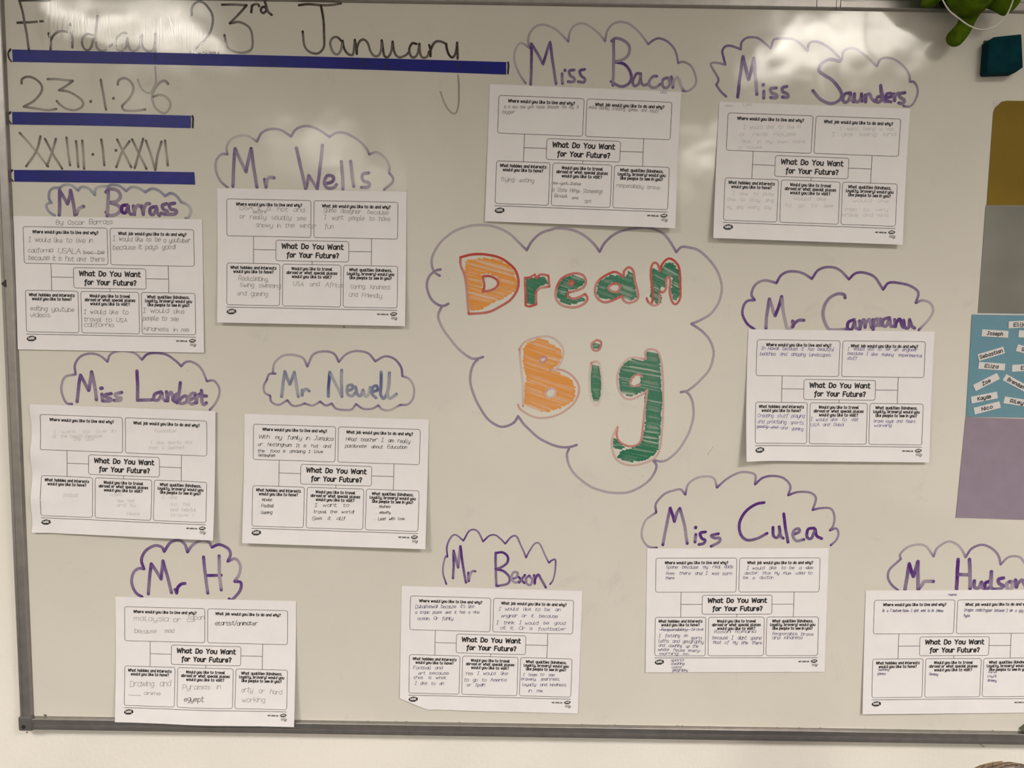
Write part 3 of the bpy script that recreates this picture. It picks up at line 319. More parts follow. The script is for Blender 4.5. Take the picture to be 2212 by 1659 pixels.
misc={'tapes': [[[-778.8, 392.7], [-504.7, 391.1], [-254.4, 388.8], [-15.1, 385.8], [-13.9, 367.1], [-254.5, 371.5], [-505.1, 373.5], [-778.5, 374.3]], [[-782.8, 298.9], [-643.6, 298.8], [-504.8, 297.4], [-505.8, 278.5], [-644.2, 279.9], [-783.1, 279.8]], [[-783.8, 210.5], [-646.4, 211.3], [-501.4, 211.4], [-500.7, 192.4], [-647.0, 192.8], [-783.7, 192.5]]], 'cards': [[[742.1, 339.7], [742.0, 180.3]], [[740.6, 179.6], [740.0, 11.5]], [[730.7, 8.5], [732.4, -154.9]], [[732.0, -155.7], [727.2, -320.8]]], 'eraser': [[716.4, 427.2], [764.5, 432.7], [770.5, 381.1], [715.7, 374.1]], 'cord': [[584.8, 480.6], [587.2, 464.4], [589.7, 456.7], [595.2, 445.0], [605.6, 430.8], [619.8, 420.6], [634.0, 411.6], [649.3, 406.6], [664.8, 408.2], [675.9, 414.9], [687.1, 428.8], [693.3, 446.6], [696.7, 466.1], [697.9, 485.6]]})
S = DATA['S']

# ------------------------------------------------------------------ room
def box(name, lo, hi, m, parent=None, bevel=0, seg=2):
    bm = bmesh.new(); bmesh.ops.create_cube(bm, size=1)
    for v in bm.verts: v.co = Vector([(lo[i]+hi[i])/2 + v.co[i]*(hi[i]-lo[i]) for i in range(3)])
    if bevel: bmesh.ops.bevel(bm, geom=bm.edges[:], offset=bevel, segments=seg, profile=.6, affect='EDGES')
    me = bpy.data.meshes.new(name); bm.to_mesh(me); bm.free()
    return link(name, me, m, parent)
WY = .016                      # face of the wall behind the board
X0, X1, Y0 = -3.6, 3.6, -7.0
for nm, lo, hi, m in [('wall_back', (X0, WY, 0), (X1, WY+.12, CEIL), M_WALL), ('wall_front', (X0, Y0-.12, 0), (X1, Y0, CEIL), M_WALL),
                      ('wall_left', (X0-.12, Y0, 0), (X0, WY, CEIL), M_WALL), ('wall_right', (X1, Y0, 0), (X1+.12, WY, CEIL), M_WALL),
                      ('floor', (X0, Y0, -.1), (X1, WY, 0), M_FLOOR), ('ceiling', (X0, Y0, CEIL), (X1, WY, CEIL+.1), M_CEIL),
                      ('baseboard_back', (X0, WY-.015, 0), (X1, WY, .12), M_SKIRT)]:
    tag(box(nm, lo, hi, m), kind='structure')
wb = bpy.data.objects['wall_back']
mk = Ink()
for q, rr in (((-812.1, -721.1), 1.6), ((-800.5, -709.5), .7), ((-800, -715), .6)): mk.ribbon([q, (q[0]+1, q[1]+.6)], rr*1.4)
mk.ribbon(catmull([(797, -705), (801, -712), (806, -717), (812, -721)], 5), 1.0)
mk.build('scuff_mark', simple('dark_scuff', (.10, .075, .06), .8), lambda X, Y, z: (X/1000, WY-.0004-z/1000, CAM_Z+Y/1000), wb)['kind'] = 'stuff'
M_LAMPFRAME = simple('white_steel_trim', (.8, .8, .8), .4)
md, nn, bb = nodes('light_diffuser'); bb.inputs['Base Color'].default_value = (.9, .9, .88, 1)
bb.inputs['Emission Color'].default_value = (1, .93, .82, 1); bb.inputs['Emission Strength'].default_value = 11.0
cl_names = ['front left', 'front right', 'middle left', 'middle right', 'rear left', 'rear right']
for (x, y, _), nm in zip(LIGHTS, cl_names):
    t = tag(empty('ceiling_light', (x, y, CEIL)), 'square white ceiling light panel, the %s one above the room behind the camera' % nm, 'light', 'ceiling light panels')
    box('diffuser', (x-.29, y-.29, CEIL-.016), (x+.29, y+.29, CEIL-.004), md, t)
    for a, b_, c, d in ((-.305, -.305, .305, -.285), (-.305, .285, .305, .305), (-.305, -.285, -.285, .285), (.285, -.285, .305, .285)):
        box('trim', (x+a, y+b_, CEIL-.020), (x+c, y+d, CEIL), M_LAMPFRAME, t)

# ------------------------------------------------------------------ whiteboard
board = tag(empty('whiteboard', (.4, 0, CAM_Z-.70)), 'large wall-mounted whiteboard in an aluminium frame, covered in marker writing and worksheets', 'whiteboard')
XL, XR, YB, YT = -789.0, 1611.0, -684.0, 471.0
def panel(name, x0, x1, y0, y1, m, nx=60, ny=30):
    vs = []; fs = []
    for j in range(ny+1):
        for i in range(nx+1): vs.append(B(x0+(x1-x0)*i/nx, y0+(y1-y0)*j/ny))
    for j in range(ny):
        for i in range(nx): k = j*(nx+1)+i; fs.append((k, k+1, k+nx+2, k+nx+1))
    return mesh(name, vs, fs, m, board, smooth=True)
panel('writing_surface', XL-4, XR+4, YB-4, YT+4, M_BOARD)
box('backing_panel', (XL/1000-.004, .0006, CAM_Z+YB/1000-.004), (XR/1000+.004, .014, CAM_Z+YT/1000+.004), M_CAP, board)
def rail(kind, prof, a, b, axis):
    """extrude a profile of (distance outwards from the writing surface, height) along an edge of the board"""
    vs = []; fs = []; n = len(prof)
    for s in (a, b):
        for (o, h) in prof:
            if axis == 'bottom': vs.append(B(s, YB-o, h))
            if axis == 'top': vs.append(B(s, YT+o, h))
            if axis == 'left': vs.append(B(XL-o, s, h))
            if axis == 'right': vs.append(B(XR+o, s, h))
    for i in range(n-1): fs.append((i, i+1, n+i+1, n+i) if axis in ('bottom', 'right') else (i, n+i, n+i+1, i+1))
    fs += [tuple(range(n)), tuple(range(n, 2*n))]
    o = mesh('frame_rail', vs, fs, M_ALU, board)
    bm = bmesh.new(); bm.from_mesh(o.data); bmesh.ops.recalc_face_normals(bm, faces=bm.faces); bm.to_mesh(o.data); bm.free(); return o
P_FLAT = [(-1, .1), (0, 2.4), (1, 5.5), (2.4, 6.2), (12, 6.6), (12.5, 5.8), (13.3, 5.8), (13.8, 6.6), (18, 6.4), (19.5, 4.5), (20, -15)]
P_RIDGE = [(-1, .1), (0, 3.0), (.6, 6.8), (1.6, 7.2), (9.4, 6.4), (10, 5.0), (10.8, 5.0), (11.2, 6.4), (13.2, 6.4), (13.6, 5.2), (14.4, 5.2), (14.8, 6.2), (17.2, 6.0), (17.6, 4.8), (18.2, 4.8), (18.6, 5.6), (20, 5.0), (21.5, 1.5), (22.5, -15)]
rail('b', P_RIDGE, XL-3, XR+3, 'bottom'); rail('t', P_FLAT, XL-3, 487.0, 'top'); rail('t', P_FLAT, 487.8, XR+3, 'top')
rail('l', P_FLAT, YB-3, YT+3, 'left'); rail('r', P_FLAT, YB-3, YT+3, 'right')
def corner(x, y, sx, sy):
    bx = [x, x+sx*24]; by = [y, y+sy*25]
    o = box('corner_cap', (min(bx)/1000, -.0082, CAM_Z+min(by)/1000), (max(bx)/1000, .013, CAM_Z+max(by)/1000), M_CAP, board, .004, 3)
    o['label'] = 'dark grey plastic corner cap with a screw'
    cx, cy = x+sx*14.5, y+sy*17
    bm = bmesh.new(); bmesh.ops.create_cone(bm, cap_ends=True, segments=20, radius1=.0036, radius2=.0030, depth=.0016, matrix=Matrix.Translation(B(cx, cy, 8.6)) @ Matrix.Rotation(math.pi/2, 4, 'X'))
    bmesh.ops.create_cube(bm, size=1, matrix=Matrix.Translation(B(cx, cy, 9.4)) @ Matrix.Diagonal((.005, .0006, .0008, 1)))
    me = bpy.data.meshes.new('screw'); bm.to_mesh(me); bm.free(); link('screw', me, M_DARK, o); return o
corner(XL+2, YB+3, -1, -1); corner(XR-2, YB+3, 1, -1); corner(XL+2, YT-3, -1, 1); corner(XR-2, YT-3, 1, 1)
# little dark chips of old ink along the lower edge
chip = Ink()
for q in range(46):
    x = random.uniform(-770, 860); y = YB + random.uniform(.3, 2.2); chip.ribbon([(x, y), (x+random.uniform(.5, 4), y+random.uniform(-.3, .3))], random.uniform(.5, 1.3), [random.uniform(.3, .9)]*2)
chip.ribbon([(-771, -681), (-768, -681.5)], 2.2, [1, 1]); chip.ribbon([(-268.8, -25.6), (-267.6, -27.2)], 1.4, [1, 1])
chip.ribbon(catmull([(327.5, -210), (325.5, -214), (322, -219), (319, -225)], 4), .8, [.5]*13)
for q in range(26):
    x, y = random.uniform(-760, 800), random.uniform(-660, 120)
    a = random.uniform(0, 3); chip.ribbon([(x, y), (x+random.uniform(1, 3)*math.cos(a), y+random.uniform(1, 3)*math.sin(a))], .7, [random.uniform(.15, .45)]*2)
for q in range(4): chip.ribbon([(-62+q*3.5, -159), (-60.5+q*3.5, -164)], .7, [.25, .2])
for x in (-783, -776, -771): chip.ribbon([(x, 380), (x+1, 395)], .5, [.2, .2])
chip.build('ink_speck', M_BLACK, board_fn(.12), board)['kind'] = 'stuff'
# film of wiped writing that only shows where a lamp mirrors in the board
gh = Ink()
for (x0, y0, x1, cap) in ((-700, 395, -455, 20), (-745, 420, -640, 42), (-560, 398, -470, 34), (-690, 398, -560, 30), (-655, 402, -480, 26), (-690, 399, -500, 16), (-640, 396, -450, 22), (-730, 400, -560, 18), (-680, 404, -520, 36)):
    write(gh, random.choice(['hlddatlhtyhuldy', 'dhtrlhdubyhldhn', 'yhdlthnuhdrlyh']), x0, y0, x1, y0-3, cap, 1.5, v_down=False, jit=.12, gap=.6)
write(gh, 'cuuty', 350, 399, 455, 393, 15, 1.9, v_down=False, jit=.03)
for q in range(12):
    x = random.uniform(-742, -520); gh.ribbon([(x, 440+random.uniform(-5, 8)), (x+random.uniform(3, 9), 400+random.uniform(-6, 10))], 2.0)
gh.build('wiped_writing', M_GHOST, board_fn(.08), board)['kind'] = 'stuff'
def draw(name, key, m, wd, label=None, parent=None, lvl=.2, **k):
    sts = S[key].split('/'); ext = []
    for st in sts:
        xs = [int(q.split(',')[0])/10 for q in st.replace(';', ' ').split()]; ext.append([min(xs), max(xs), [st]])
    if name in ('handwritten_name', 'date_writing'):          # one part per written word
        ext.sort(key=lambda e: e[0]); words = [ext[0]]
        for e in ext[1:]:
            if e[0] - words[-1][1] > 15: words.append(e)
            else: words[-1][1] = max(words[-1][1], e[1]); words[-1][2] += e[2]
    else: words = [[0, 0, sts]]
    for w_ in words:
        i = Ink(); marker(i, '/'.join(w_[2]), wd, **k); o = i.build(name, m, board_fn(lvl), parent or board)
        if label: o['label'] = label
    return o
draw('date_writing', 'date_line', M_BLACK, 3.7, 'brown-black handwritten day and date above the top blue strip', base=.86, peak=1, var=.07)
draw('date_writing', 'faded_tails', M_BLACK, 3.0, 'faded grey tails of two letters hanging below the top blue strip', base=.40, peak=.45, var=.05)
draw('date_writing', 'short_date', M_BLACK, 3.7, 'grey handwritten date in digits between two blue strips', base=.50, peak=.80, var=.1)
draw('date_writing', 'roman_date', M_BLACK, 3.7, 'grey handwritten date in Roman numerals', base=.50, peak=.85, var=.1)
NAMES = {'bacon': ('top middle', 3.5, 4.3, .50, .70), 'saunders': ('top right', 3.6, 4.8, .62, .80), 'barrass': ('upper left under the strips', 4.4, 5.2, .42, .70),
 'wells': ('upper left centre', 3.9, 5.0, .50, .68), 'lambert': ('left edge, lower half', 3.9, 5.2, .62, .78), 'newell': ('left centre, closed all round', 3.7, 4.8, .62, .60),
 'h': ('bottom left', 5.0, 5.2, .72, .78), 'bexon': ('bottom centre, drawn as zigzag', 2.9, 4.0, .80, .82), 'culea': ('lower right', 3.8, 4.8, .72, .88),
 'camp': ('middle right', 4.2, 5.0, .70, .78), 'hudson': ('bottom right corner', 4.0, 5.8, .55, .78)}
for k, (where, wc, wn, bc, bn) in NAMES.items():
    blue = k == 'barrass'
    draw('cloud_outline', 'c_'+k, M_BLUE if blue else M_PURPLE, wc, '%s cloud outline at the %s' % ('pale blue' if blue else 'purple', where), base=bc, peak=min(1, bc+.25), lvl=.15)
    draw('handwritten_name', 'n_'+k, M_BLUE if k == 'newell' else M_PURPLE, wn, '%s handwritten name inside the cloud at the %s' % ('blue' if k == 'newell' else 'purple', where.split(',')[0]), base=bn, peak=min(1, bn+.15), reach=5, lvl=.42)
draw('cloud_outline', 'c_big', M_PURPLE, 4.1, 'large purple cloud outline in the middle of the board', base=.50, peak=.78, reach=26, var=.08, lvl=.15)

def hatch(ink, text, ang, sp, wd, base, v=.2):
    polys = [sum(st, []) for st in decode(text)]
    ca, sa = math.cos(ang), math.sin(ang)
    rp = [[(x*ca + y*sa, -x*sa + y*ca) for x, y in P] for P in polys]
    ys = [q[1] for P in rp for q in P]; y = max(ys) - wd*.4
    flip = False
    while y > min(ys) + wd*.3:
        xs = []
        for P in rp:
            for i in range(len(P)):
                a, b = P[i], P[(i+1) % len(P)]
                if (a[1] > y) != (b[1] > y): xs.append(a[0] + (y-a[1])*(b[0]-a[0])/(b[1]-a[1]))
        xs.sort()
        for i in range(0, len(xs)-1, 2):
            a, b = xs[i] + random.uniform(-2.2, .8)*.8, xs[i+1] + random.uniform(-.8, 2.2)*.8
            if b - a < 1.0: continue
            t = random.uniform(-.35, .35)*sp; n = max(3, int((b-a)/4)); bow = random.uniform(-.5, .5)
            P = [(a + (b-a)*j/n, y + t*(2*j/n-1) + bow*math.sin(math.pi*j/n)) for j in range(n+1)]
            P = [(x*ca - yy*sa, x*sa + yy*ca) for x, yy in P]
            d0 = random.gauss(base, v); dn = [min(1, max(.25, d0 + .25*(abs(2*j/n-1)**6))) for j in range(n+1)]
            ink.ribbon(P if not flip else P[::-1], wd*random.uniform(.85, 1.1), dn, 4)
        flip = not flip; y -= sp*random.uniform(.75, 1.12)
for k, col, wd_, base, ang, sp, lab in (('D', 'orange', 3.8, .80, -14, 3.0, 'D'), ('r', 'green', 3.6, .80, -20, 2.3, 'r'), ('e', 'green', 3.8, .80, -15, 2.4, 'e'),
        ('a', 'green', 3.8, .78, -18, 2.6, 'a'), ('m', 'green', 3.4, .78, -25, 2.6, 'm'), ('B', 'orange', 3.2, .50, -18, 2.9, 'B'), ('i', 'green', 3.4, .62, -10, 2.4, 'i'), ('g', 'green', 3.2, .52, -10, 2.8, 'g')):
    o = draw('bubble_letter', 'o_'+k, M_RED, wd_, 'red outlined bubble letter %s filled in %s' % (lab, col), base=base, peak=min(1, base+.15), lvl=.48)
    f = Ink(); hatch(f, S['f_'+k], math.radians(ang), sp*.88, 3.1, .88 if col == 'orange' else .93)
    if 'f_'+k+'2' in S: hatch(f, S['f_'+k+'2'], math.radians(ang), sp, 3.0, .9)
    fo = f.build('scribbled_filling', M_ORANGE if col == 'orange' else M_GREEN, board_fn(.2), o); fo['label'] = col + ' scribbled filling'; fo['kind'] = 'stuff'

# ------------------------------------------------------------------ blue strips of tape
WH = ['top blue tape strip, the longest, under the handwritten day and date', 'middle blue tape strip, short, under the date written in digits', 'lowest blue tape strip, short, under the Roman numeral date']
for i, (q, lab) in enumerate(zip(DATA['misc']['tapes'], WH)):
    top, bot = q[:len(q)//2], q[len(q)//2:][::-1]
    T = catmull([tuple(a) for a in top], 24); Bt = catmull([tuple(a) for a in bot], 24)
    me_v = []; fs = []; n = len(T)
    for a, b in zip(T, Bt):
        for s in range(5):
            X = a[0] + (b[0]-a[0])*s/4; Y = a[1] + (b[1]-a[1])*s/4
            me_v.append(B(X, Y, .55 + .06*math.sin(X*.21+s) + .05*math.sin(X*.9)))
    for a in range(n-1):
        for s in range(4): k = a*5+s; fs.append((k, k+1, k+6, k+5))
    o = mesh('tape_strip', me_v, fs, M_TAPE)
    sol = o.modifiers.new('thickness', 'SOLIDIFY'); sol.thickness = .00022; sol.offset = -1
    tag(o, lab, 'tape', 'blue tape strips')
    e = Ink()
    hgt = T[0][1]-Bt[0][1]
    xl, yl = T[0][0]-1.5, T[0][1]
    e.ribbon(catmull([(xl-1, yl+.5), (xl-4, yl-3), (xl-5, yl-8), (xl-3.4, yl-14), (xl, yl-hgt+.5)], 4), 1.6 if i else 2.6)
    e.ribbon([(xl-.5, yl-.5), (xl-2.5, yl-3)], 2.2); e.ribbon([(xl-1, yl-hgt+1), (xl-3, yl-hgt+4)], 2.2)
    e.build('ink_scribble', M_PRINT, board_fn(.45), o)['label'] = 'black ink scribbled at the left strip end'
    if i < 2:
        e = Ink(); xr, yr = T[-1][0]+2.2, T[-1][1]; e.ribbon(catmull([(xr, yr-.5), (xr+.9, yr-5), (xr+.4, yr-10), (xr, yr-hgt+1.5)], 4), 3.0)
        e.build('ink_scribble', M_PRINT, board_fn(.45), o)['label'] = 'black ink at the right strip end'
    if i == 0:
        w_ = Ink(); w_.poly([(T[-1][0]-.4, T[-1][1]), (T[-1][0]+1.0, T[-1][1]-.4), (T[-1][0]+.8, Bt[-1][1]), (T[-1][0]-.4, Bt[-1][1]-.6)]); w_.build('torn_edge', M_TORN, board_fn(.60), o); w_ = Ink()
        w_.poly([(T[0][0]-2.4, T[0][1]-3), (T[0][0], T[0][1]-.2), (T[0][0]+.3, Bt[0][1]), (T[0][0]-2.6, Bt[0][1]+3)])
        w_.build('torn_edge', M_TORN, board_fn(.60), o)
        for st in S['tape_marks'].split('/'): e = Ink(); marker(e, st, 2.2, base=.9, peak=1); e.build('ink_mark', M_TAPEINK, board_fn(.85), o)

# ------------------------------------------------------------------ worksheets
def rrect(x0, y0, x1, y1, rr=3.6):
    P = []
    for cx, cy, a0 in ((x1-rr, y0+rr, -90), (x1-rr, y1-rr, 0), (x0+rr, y1-rr, 90), (x0+rr, y0+rr, 180)):
        for j in range(6): a = math.radians(a0 + 18*j); P.append((cx+rr*math.cos(a), cy+rr*math.sin(a)))
    P.append(P[0]); P.append(P[1]); return densify(P, [], 6)[0]
BOXES = [(14.7, 16.4, 147, 73.6), (151.6, 16.4, 283.4, 73.6), (91.9, 79, 206.6, 111), (14.9, 116.1, 98.4, 181.8), (102.9, 116.1, 194.7, 181.8), (198.8, 116.1, 284.2, 181.8)]
LINES = [((56.7, 73.6), (56.7, 116.1)), ((242.4, 73.6), (242.4, 116.1)), ((56.7, 94.3), (91.9, 94.3)), ((206.6, 94.3), (242.4, 94.3)), ((149.1, 111), (149.1, 116.1)), ((14.7, 185.4), (284.2, 185.4))]
QUEST = [("Where would you like to live and why?", 29.5, 132.5, 26.2), ("What job would you like to do and why?", 164.6, 271.3, 26.4),
 ("What hobbies and interests", 20.6, 92.4, 125), ("would you like to have?", 25.3, 87.6, 131.2), ("Would you like to travel", 116.9, 180.6, 125), ("abroad or what special places", 109, 188.5, 131.2),
 ("would you like to visit?", 117.6, 179.5, 137.4), ("What qualities (kindness,", 208, 274.5, 125), ("loyalty, bravery) would you", 204.7, 278.4, 131.2), ("like people to see in you?", 208.8, 274.3, 137.4)]
form = Ink(); quest = Ink(); title = Ink(); logo = Ink(); logow = Ink()
for b in BOXES: form.ribbon(rrect(*b), .78, lift=0)
for a, b in LINES: form.ribbon(densify([a, b], [], 6)[0], .85, lift=.01)
for t, a, b, y in QUEST: write(quest, t, a, y, b, y, 4.4, 1.16, slant=.06, word=3.8, gap=2.05, n=2)
write(title, "What Do You Want", 101.2, 91.5, 197.8, 91.5, 7.3, 1.98, slant=.06, word=4.8, gap=1.95, n=4, caps=3)
write(title, "for Your Future?", 108.8, 105.2, 190.2, 105.2, 7.3, 1.98, slant=.06, word=4.8, gap=1.95, n=4, caps=3)
def cloudlet(ink, cx, cy, w_, h_):
    P = []
    for j in range(48):
        a = 2*math.pi*j/48; rr = 1 + .10*abs(math.sin(a*3.5 + .4)) - .04; tilt = -.14*math.cos(a)
        P.append((cx + w_/2*rr*math.cos(a), cy + h_/2*(rr*math.sin(a) + tilt)))
    ink.poly(P)
cloudlet(logo, 22.6, 192.4, 15, 8.6); logo_b = Ink(); cloudlet(logo_b, 278.8, 191.2, 10.6, 5.8)
write(logow, "twinkl", 17.6, 194.0, 27.4, 193.3, 4.2, .62, n=2); logow_b = Ink(); write(logow_b, "twinkl", 275.2, 192.2, 282.4, 191.8, 2.8, .42, n=2)
url = Ink(); write(url, "visit twinkl.com", 252.8, 193.0, 270.2, 193.0, 2.3, .52, n=2); url.ribbon(catmull([(281, 199.5), (282.6, 200.8), (284.6, 197)], 3), .9)
seal = Ink(); seal.poly([(275, 195.4), (283.5, 195.4), (283.5, 199.8), (275, 199.8)])
INKS = {'pencil': (.30, .285, .275), 'faint': (.61, .59, .58), 'mid': (.36, .345, .335), 'pen': (.03, .028, .03), 'navy': (.075, .07, .16), 'blue': (.16, .14, .33)}
M_INKS = {k: simple(k+'_writing', c, .75) for k, c in INKS.items()}
SHEETS = {
 'wells': ('mid', 'worksheet with wavy grey pencil answers, under the purple cloud left of the big central cloud', .25),
 'barrass': ('pencil', 'worksheet with large grey pencil writing, under the pale blue cloud at the left', .2),
 'lambert': ('faint', 'crumpled worksheet with almost invisible pencil writing, lowest but one at the left frame', .9),
 'newell': ('pen', 'worksheet with neat black pen answers and bullet points, under the blue name', .3),
 'h': ('mid', 'worksheet in the bottom left whose lower edge hangs over the bottom frame rail', .35),
 'bexon': ('navy', 'worksheet with its bottom left corner missing, bottom centre under the zigzag cloud', .3),
 'culea': ('navy', 'worksheet with crowded navy writing running below its boxes, lower right of the board', .2),
 'camp': ('blue', 'worksheet with blue ink answers and curling lower left corner, right of the central cloud', .3),
 'bacon': ('mid', 'worksheet with small smudged pencil notes, top middle directly above the big central cloud', .25),
 'saunders': ('faint', 'worksheet with nearly blank boxes of very faint pencil, top right beside the lamp reflection', .25),
 'hudson': ('navy', 'worksheet cut off by the right picture edge, with tiny crossed-out navy notes, bottom right', .3)}
def rnd(seed): return random.Random(seed)
for si, (k, (ik, lab, wr)) in enumerate(SHEETS.items()):
    D = DATA['sheets'][k]; X, Y, T = D['pose']; l = D['lift']; ca, sa = math.cos(T), math.sin(T)
    rg = rnd(si+3); ph = [rg.uniform(0, 6.28) for _ in range(6)]
    def surf(u, v, z, X=X, Y=Y, l=l, ca=ca, sa=sa, wr=wr, ph=ph, k=k):
        s = v/210; a = u/297
        top = l[0]*(1-a) + l[1]*a; bot = l[3]*(1-a) + l[2]*a
        h = top*(1-s)**2 + bot*max(0, s)**1.7 + .25
        h += wr*(.5 + .5*math.sin(u*.035 + v*.02 + ph[0])*math.cos(v*.045 + ph[1])) + wr*.35*(1+math.sin(u*.09 - v*.06 + ph[2])*math.sin(v*.08 + u*.03 + ph[3]))
        if k == 'lambert': h += 2.2*math.exp(-(u/20)**2)*(1+math.sin(v*.085+1)) + 1.0*math.exp(-((v-45+.3*u)/7)**2)*math.exp(-((u-40)/40)**2) + .9*math.exp(-((v-150-.25*u)/6)**2)*math.exp(-((u-20)/30)**2) + .7*math.exp(-((u-282+.12*v)/5)**2) + 2.2*math.exp(-((u-275)/16)**2 - ((v-8)/12)**2) + .9*math.exp(-((v-2-u*.01)/6)**2)*math.exp(-((u-90)/40)**2)
        if k == 'camp': h += 9*math.exp(-((u)/26)**2)*max(0, s)**3
        if k == 'h': h += 3.0*math.exp(-((u-150)/70)**2)*s*s
        x, y = u-148.5, 105-v
        return B(X + x*ca - y*sa, Y + x*sa + y*ca, h + z)
    t = tag(empty('worksheet', B(X, Y, .3)), lab, 'worksheet', 'printed worksheets stuck on the board')
    NU, NV = 60, 42; vs = []; fs = []
    for side in (0, -.14):
        for j in range(NV+1):
            for i in range(NU+1):
                u, v = 297*i/NU, 210*j/NV
                if k == 'bexon' and u < 46: v = min(v, 191 + 19*(u/46))
                if k == 'bexon' and v > 205: v -= .9*abs(math.sin(u*.13))*math.exp(-((u-70)/30)**2)
                vs.append(surf(u, v, side))
    N1 = (NU+1)*(NV+1)
    for j in range(NV):
        for i in range(NU):
            q = j*(NU+1)+i; fs.append((q, q+NU+1, q+NU+2, q+1)); fs.append((N1+q, N1+q+1, N1+q+NU+2, N1+q+NU+1))
    mesh('paper_sheet', vs, fs, M_PAPER, t, smooth=True)
    form.build('printed_boxes', M_LINE, lambda u, v, z: surf(u, v, .16+z), t)['kind'] = 'stuff'
    quest.build('printed_questions', M_PRINT, lambda u, v, z: surf(u, v, .17+z*.2), t)['kind'] = 'stuff'
    title.build('printed_title', M_PRINT, lambda u, v, z: surf(u, v, .17+z*.2), t)['kind'] = 'stuff'
    for blob, word_ in ((logo, logow), (logo_b, logow_b)):
        lg = blob.build('printed_emblem', M_PRINT, lambda u, v, z: surf(u, v, .17), t)
        word_.build('emblem_lettering', M_PAPER, lambda u, v, z: surf(u, v, .24+z*.2), lg)['kind'] = 'stuff'
    url.build('footer_print', M_PRINT, lambda u, v, z: surf(u, v, .2+z*.2), t)['kind'] = 'stuff'
    seal.build('footer_seal', M_LOGOGREY, lambda u, v, z: surf(u, v, .17), t)
    hw = Ink(); alt = Ink()
    for x0, y0, x1, y1, cap, tx in D['lines']:
        wd = .66 if ik in ('pen', 'navy', 'blue') else .8
        cp = min(cap, 12)
        tgt = alt if (k == 'h' and tx in ('etartist/animater', 'egyept')) or (k == 'wells' and 0) else hw
        if tx == '_': tgt.ribbon(densify([(x0, y0), (x0*.6+x1*.4, y0*.6+y1*.4+.5), (x1, y1)], [], 4)[0], wd); continue
        write(tgt, tx, x0, y0, x1, y1, cp*.92, wd, slant=.2 if ik in ('navy', 'pen', 'blue') else .1, jit=.085, word=7.5 if ik != 'pencil' else 5, gap=.9, n=2)
    o = hw.build('handwriting', M_INKS[ik], lambda u, v, z: surf(u, v, .20+z*.2), t)
    o['kind'] = 'stuff'; o['label'] = {'pencil': 'grey pencil handwriting', 'mid': 'soft grey pencil handwriting', 'faint': 'very faint pencil handwriting', 'pen': 'black pen handwriting', 'navy': 'dark blue pen handwriting', 'blue': 'blue ink handwriting'}[ik]
    if alt.v: o = alt.build('handwriting', M_INKS['pen'], lambda u, v, z: surf(u, v, .20+z*.2), t); o['label'] = 'darker pencil handwriting'; o['kind'] = 'stuff'

# ------------------------------------------------------------------ coloured cards and name tags on the right
CARDM = [simple('mustard_card', (.20, .125, .008), .6, spec=.2, nz=.12, nscale=7, bp=.2, bscale=30), simple('grey_foil_card', (.195, .19, .165), .42, .0, nz=.30, nscale=6, bp=.4, bscale=14, bdist=.002),
         simple('light_blue_card', (.125, .27, .34), .7, nz=.04), simple('lilac_card', (.265, .215, .275), .7, nz=.05)]
CL = ['mustard yellow card with a torn top left corner, topmost of the coloured cards', 'shiny grey card between the mustard and the light blue cards', 'light blue card carrying the white name tags', 'plain lilac card, lowest of the cards at the right edge']
for i, (q, lab) in enumerate(zip(DATA['misc']['cards'], CL)):
    (xa, ya), (xb, yb) = q; H_ = ya-yb; W_ = 240
    dx = (xa-xb)/H_; drop = [.004, .002, .002, -.012][i]
    vs = []; fs = []; NX, NY = 24, 18
    for j in range(NY+1):
        for ii in range(NX+1):
            s, tt = ii/NX, j/NY
            u = W_*s; X = xa - dx*H_*tt + u; Y = ya - H_*tt + drop*u
            if i == 0:
                d = u + H_*tt
                if d < 13: X += (13-d)*.5; Y -= (13-d)*.5
            vs.append(B(X, Y, .7 + [.4, .25, .5, .3][i] + .35*math.sin(u*.05+i) * math.sin(tt*5+i)))
    for j in range(NY):
        for ii in range(NX): a = j*(NX+1)+ii; fs.append((a, a+NX+1, a+NX+2, a+1))
    o = mesh('coloured_card', vs, fs, CARDM[i])
    sol = o.modifiers.new('thickness', 'SOLIDIFY'); sol.thickness = .0003; sol.offset = -1
    tag(o, lab, 'card', 'coloured cards at the right edge')
    if i == 0:
        c = Ink(); c.poly([(xa-.5, ya+.6), (xa-.9, ya-9), (xa+7, ya-5), (xa+16, ya+.4)]); c.build('torn_corner', M_TORN, board_fn(.5), o)
    if i == 2:
        c = Ink(); c.poly([(xa, ya+.2), (xa+.5, ya+2.6), (xa+W_, ya+2.6+.5), (xa+W_, ya+.2+.5)]); c.build('white_edge', M_TORN, board_fn(.6), o)
M_TAG = simple('white_name_card', (.66, .63, .62), .7)
TL = {'Joseph': 'white name tag at the upper left of the blue card, nearly level', 'Elijah': 'white name tag highest on the blue card, cut by the right picture edge', 'Liam': 'white name tag just below the highest one, mostly outside the picture',
 'Sebastian': 'white name tag tilted upwards with the longest name, second in the left column', 'Sienna': 'white name tag tilted slightly downwards at the right edge, second from top there',
 'Eliza': 'level white name tag touching the tilted long one above it', 'Eva': 'nearly level white name tag at the right picture edge, halfway down the card', 'Zoe': 'white name tag tilted most steeply upwards, with a three letter name',
 'Brendan': 'white name tag tilted most steeply downwards, at the right picture edge', 'Kayde': 'white name tag lowest but one in the left column', 'Riley': 'white name tag in the lower right of the blue card, cut by the picture edge', 'Nico': 'lowest white name tag, near the bottom of the blue card'}
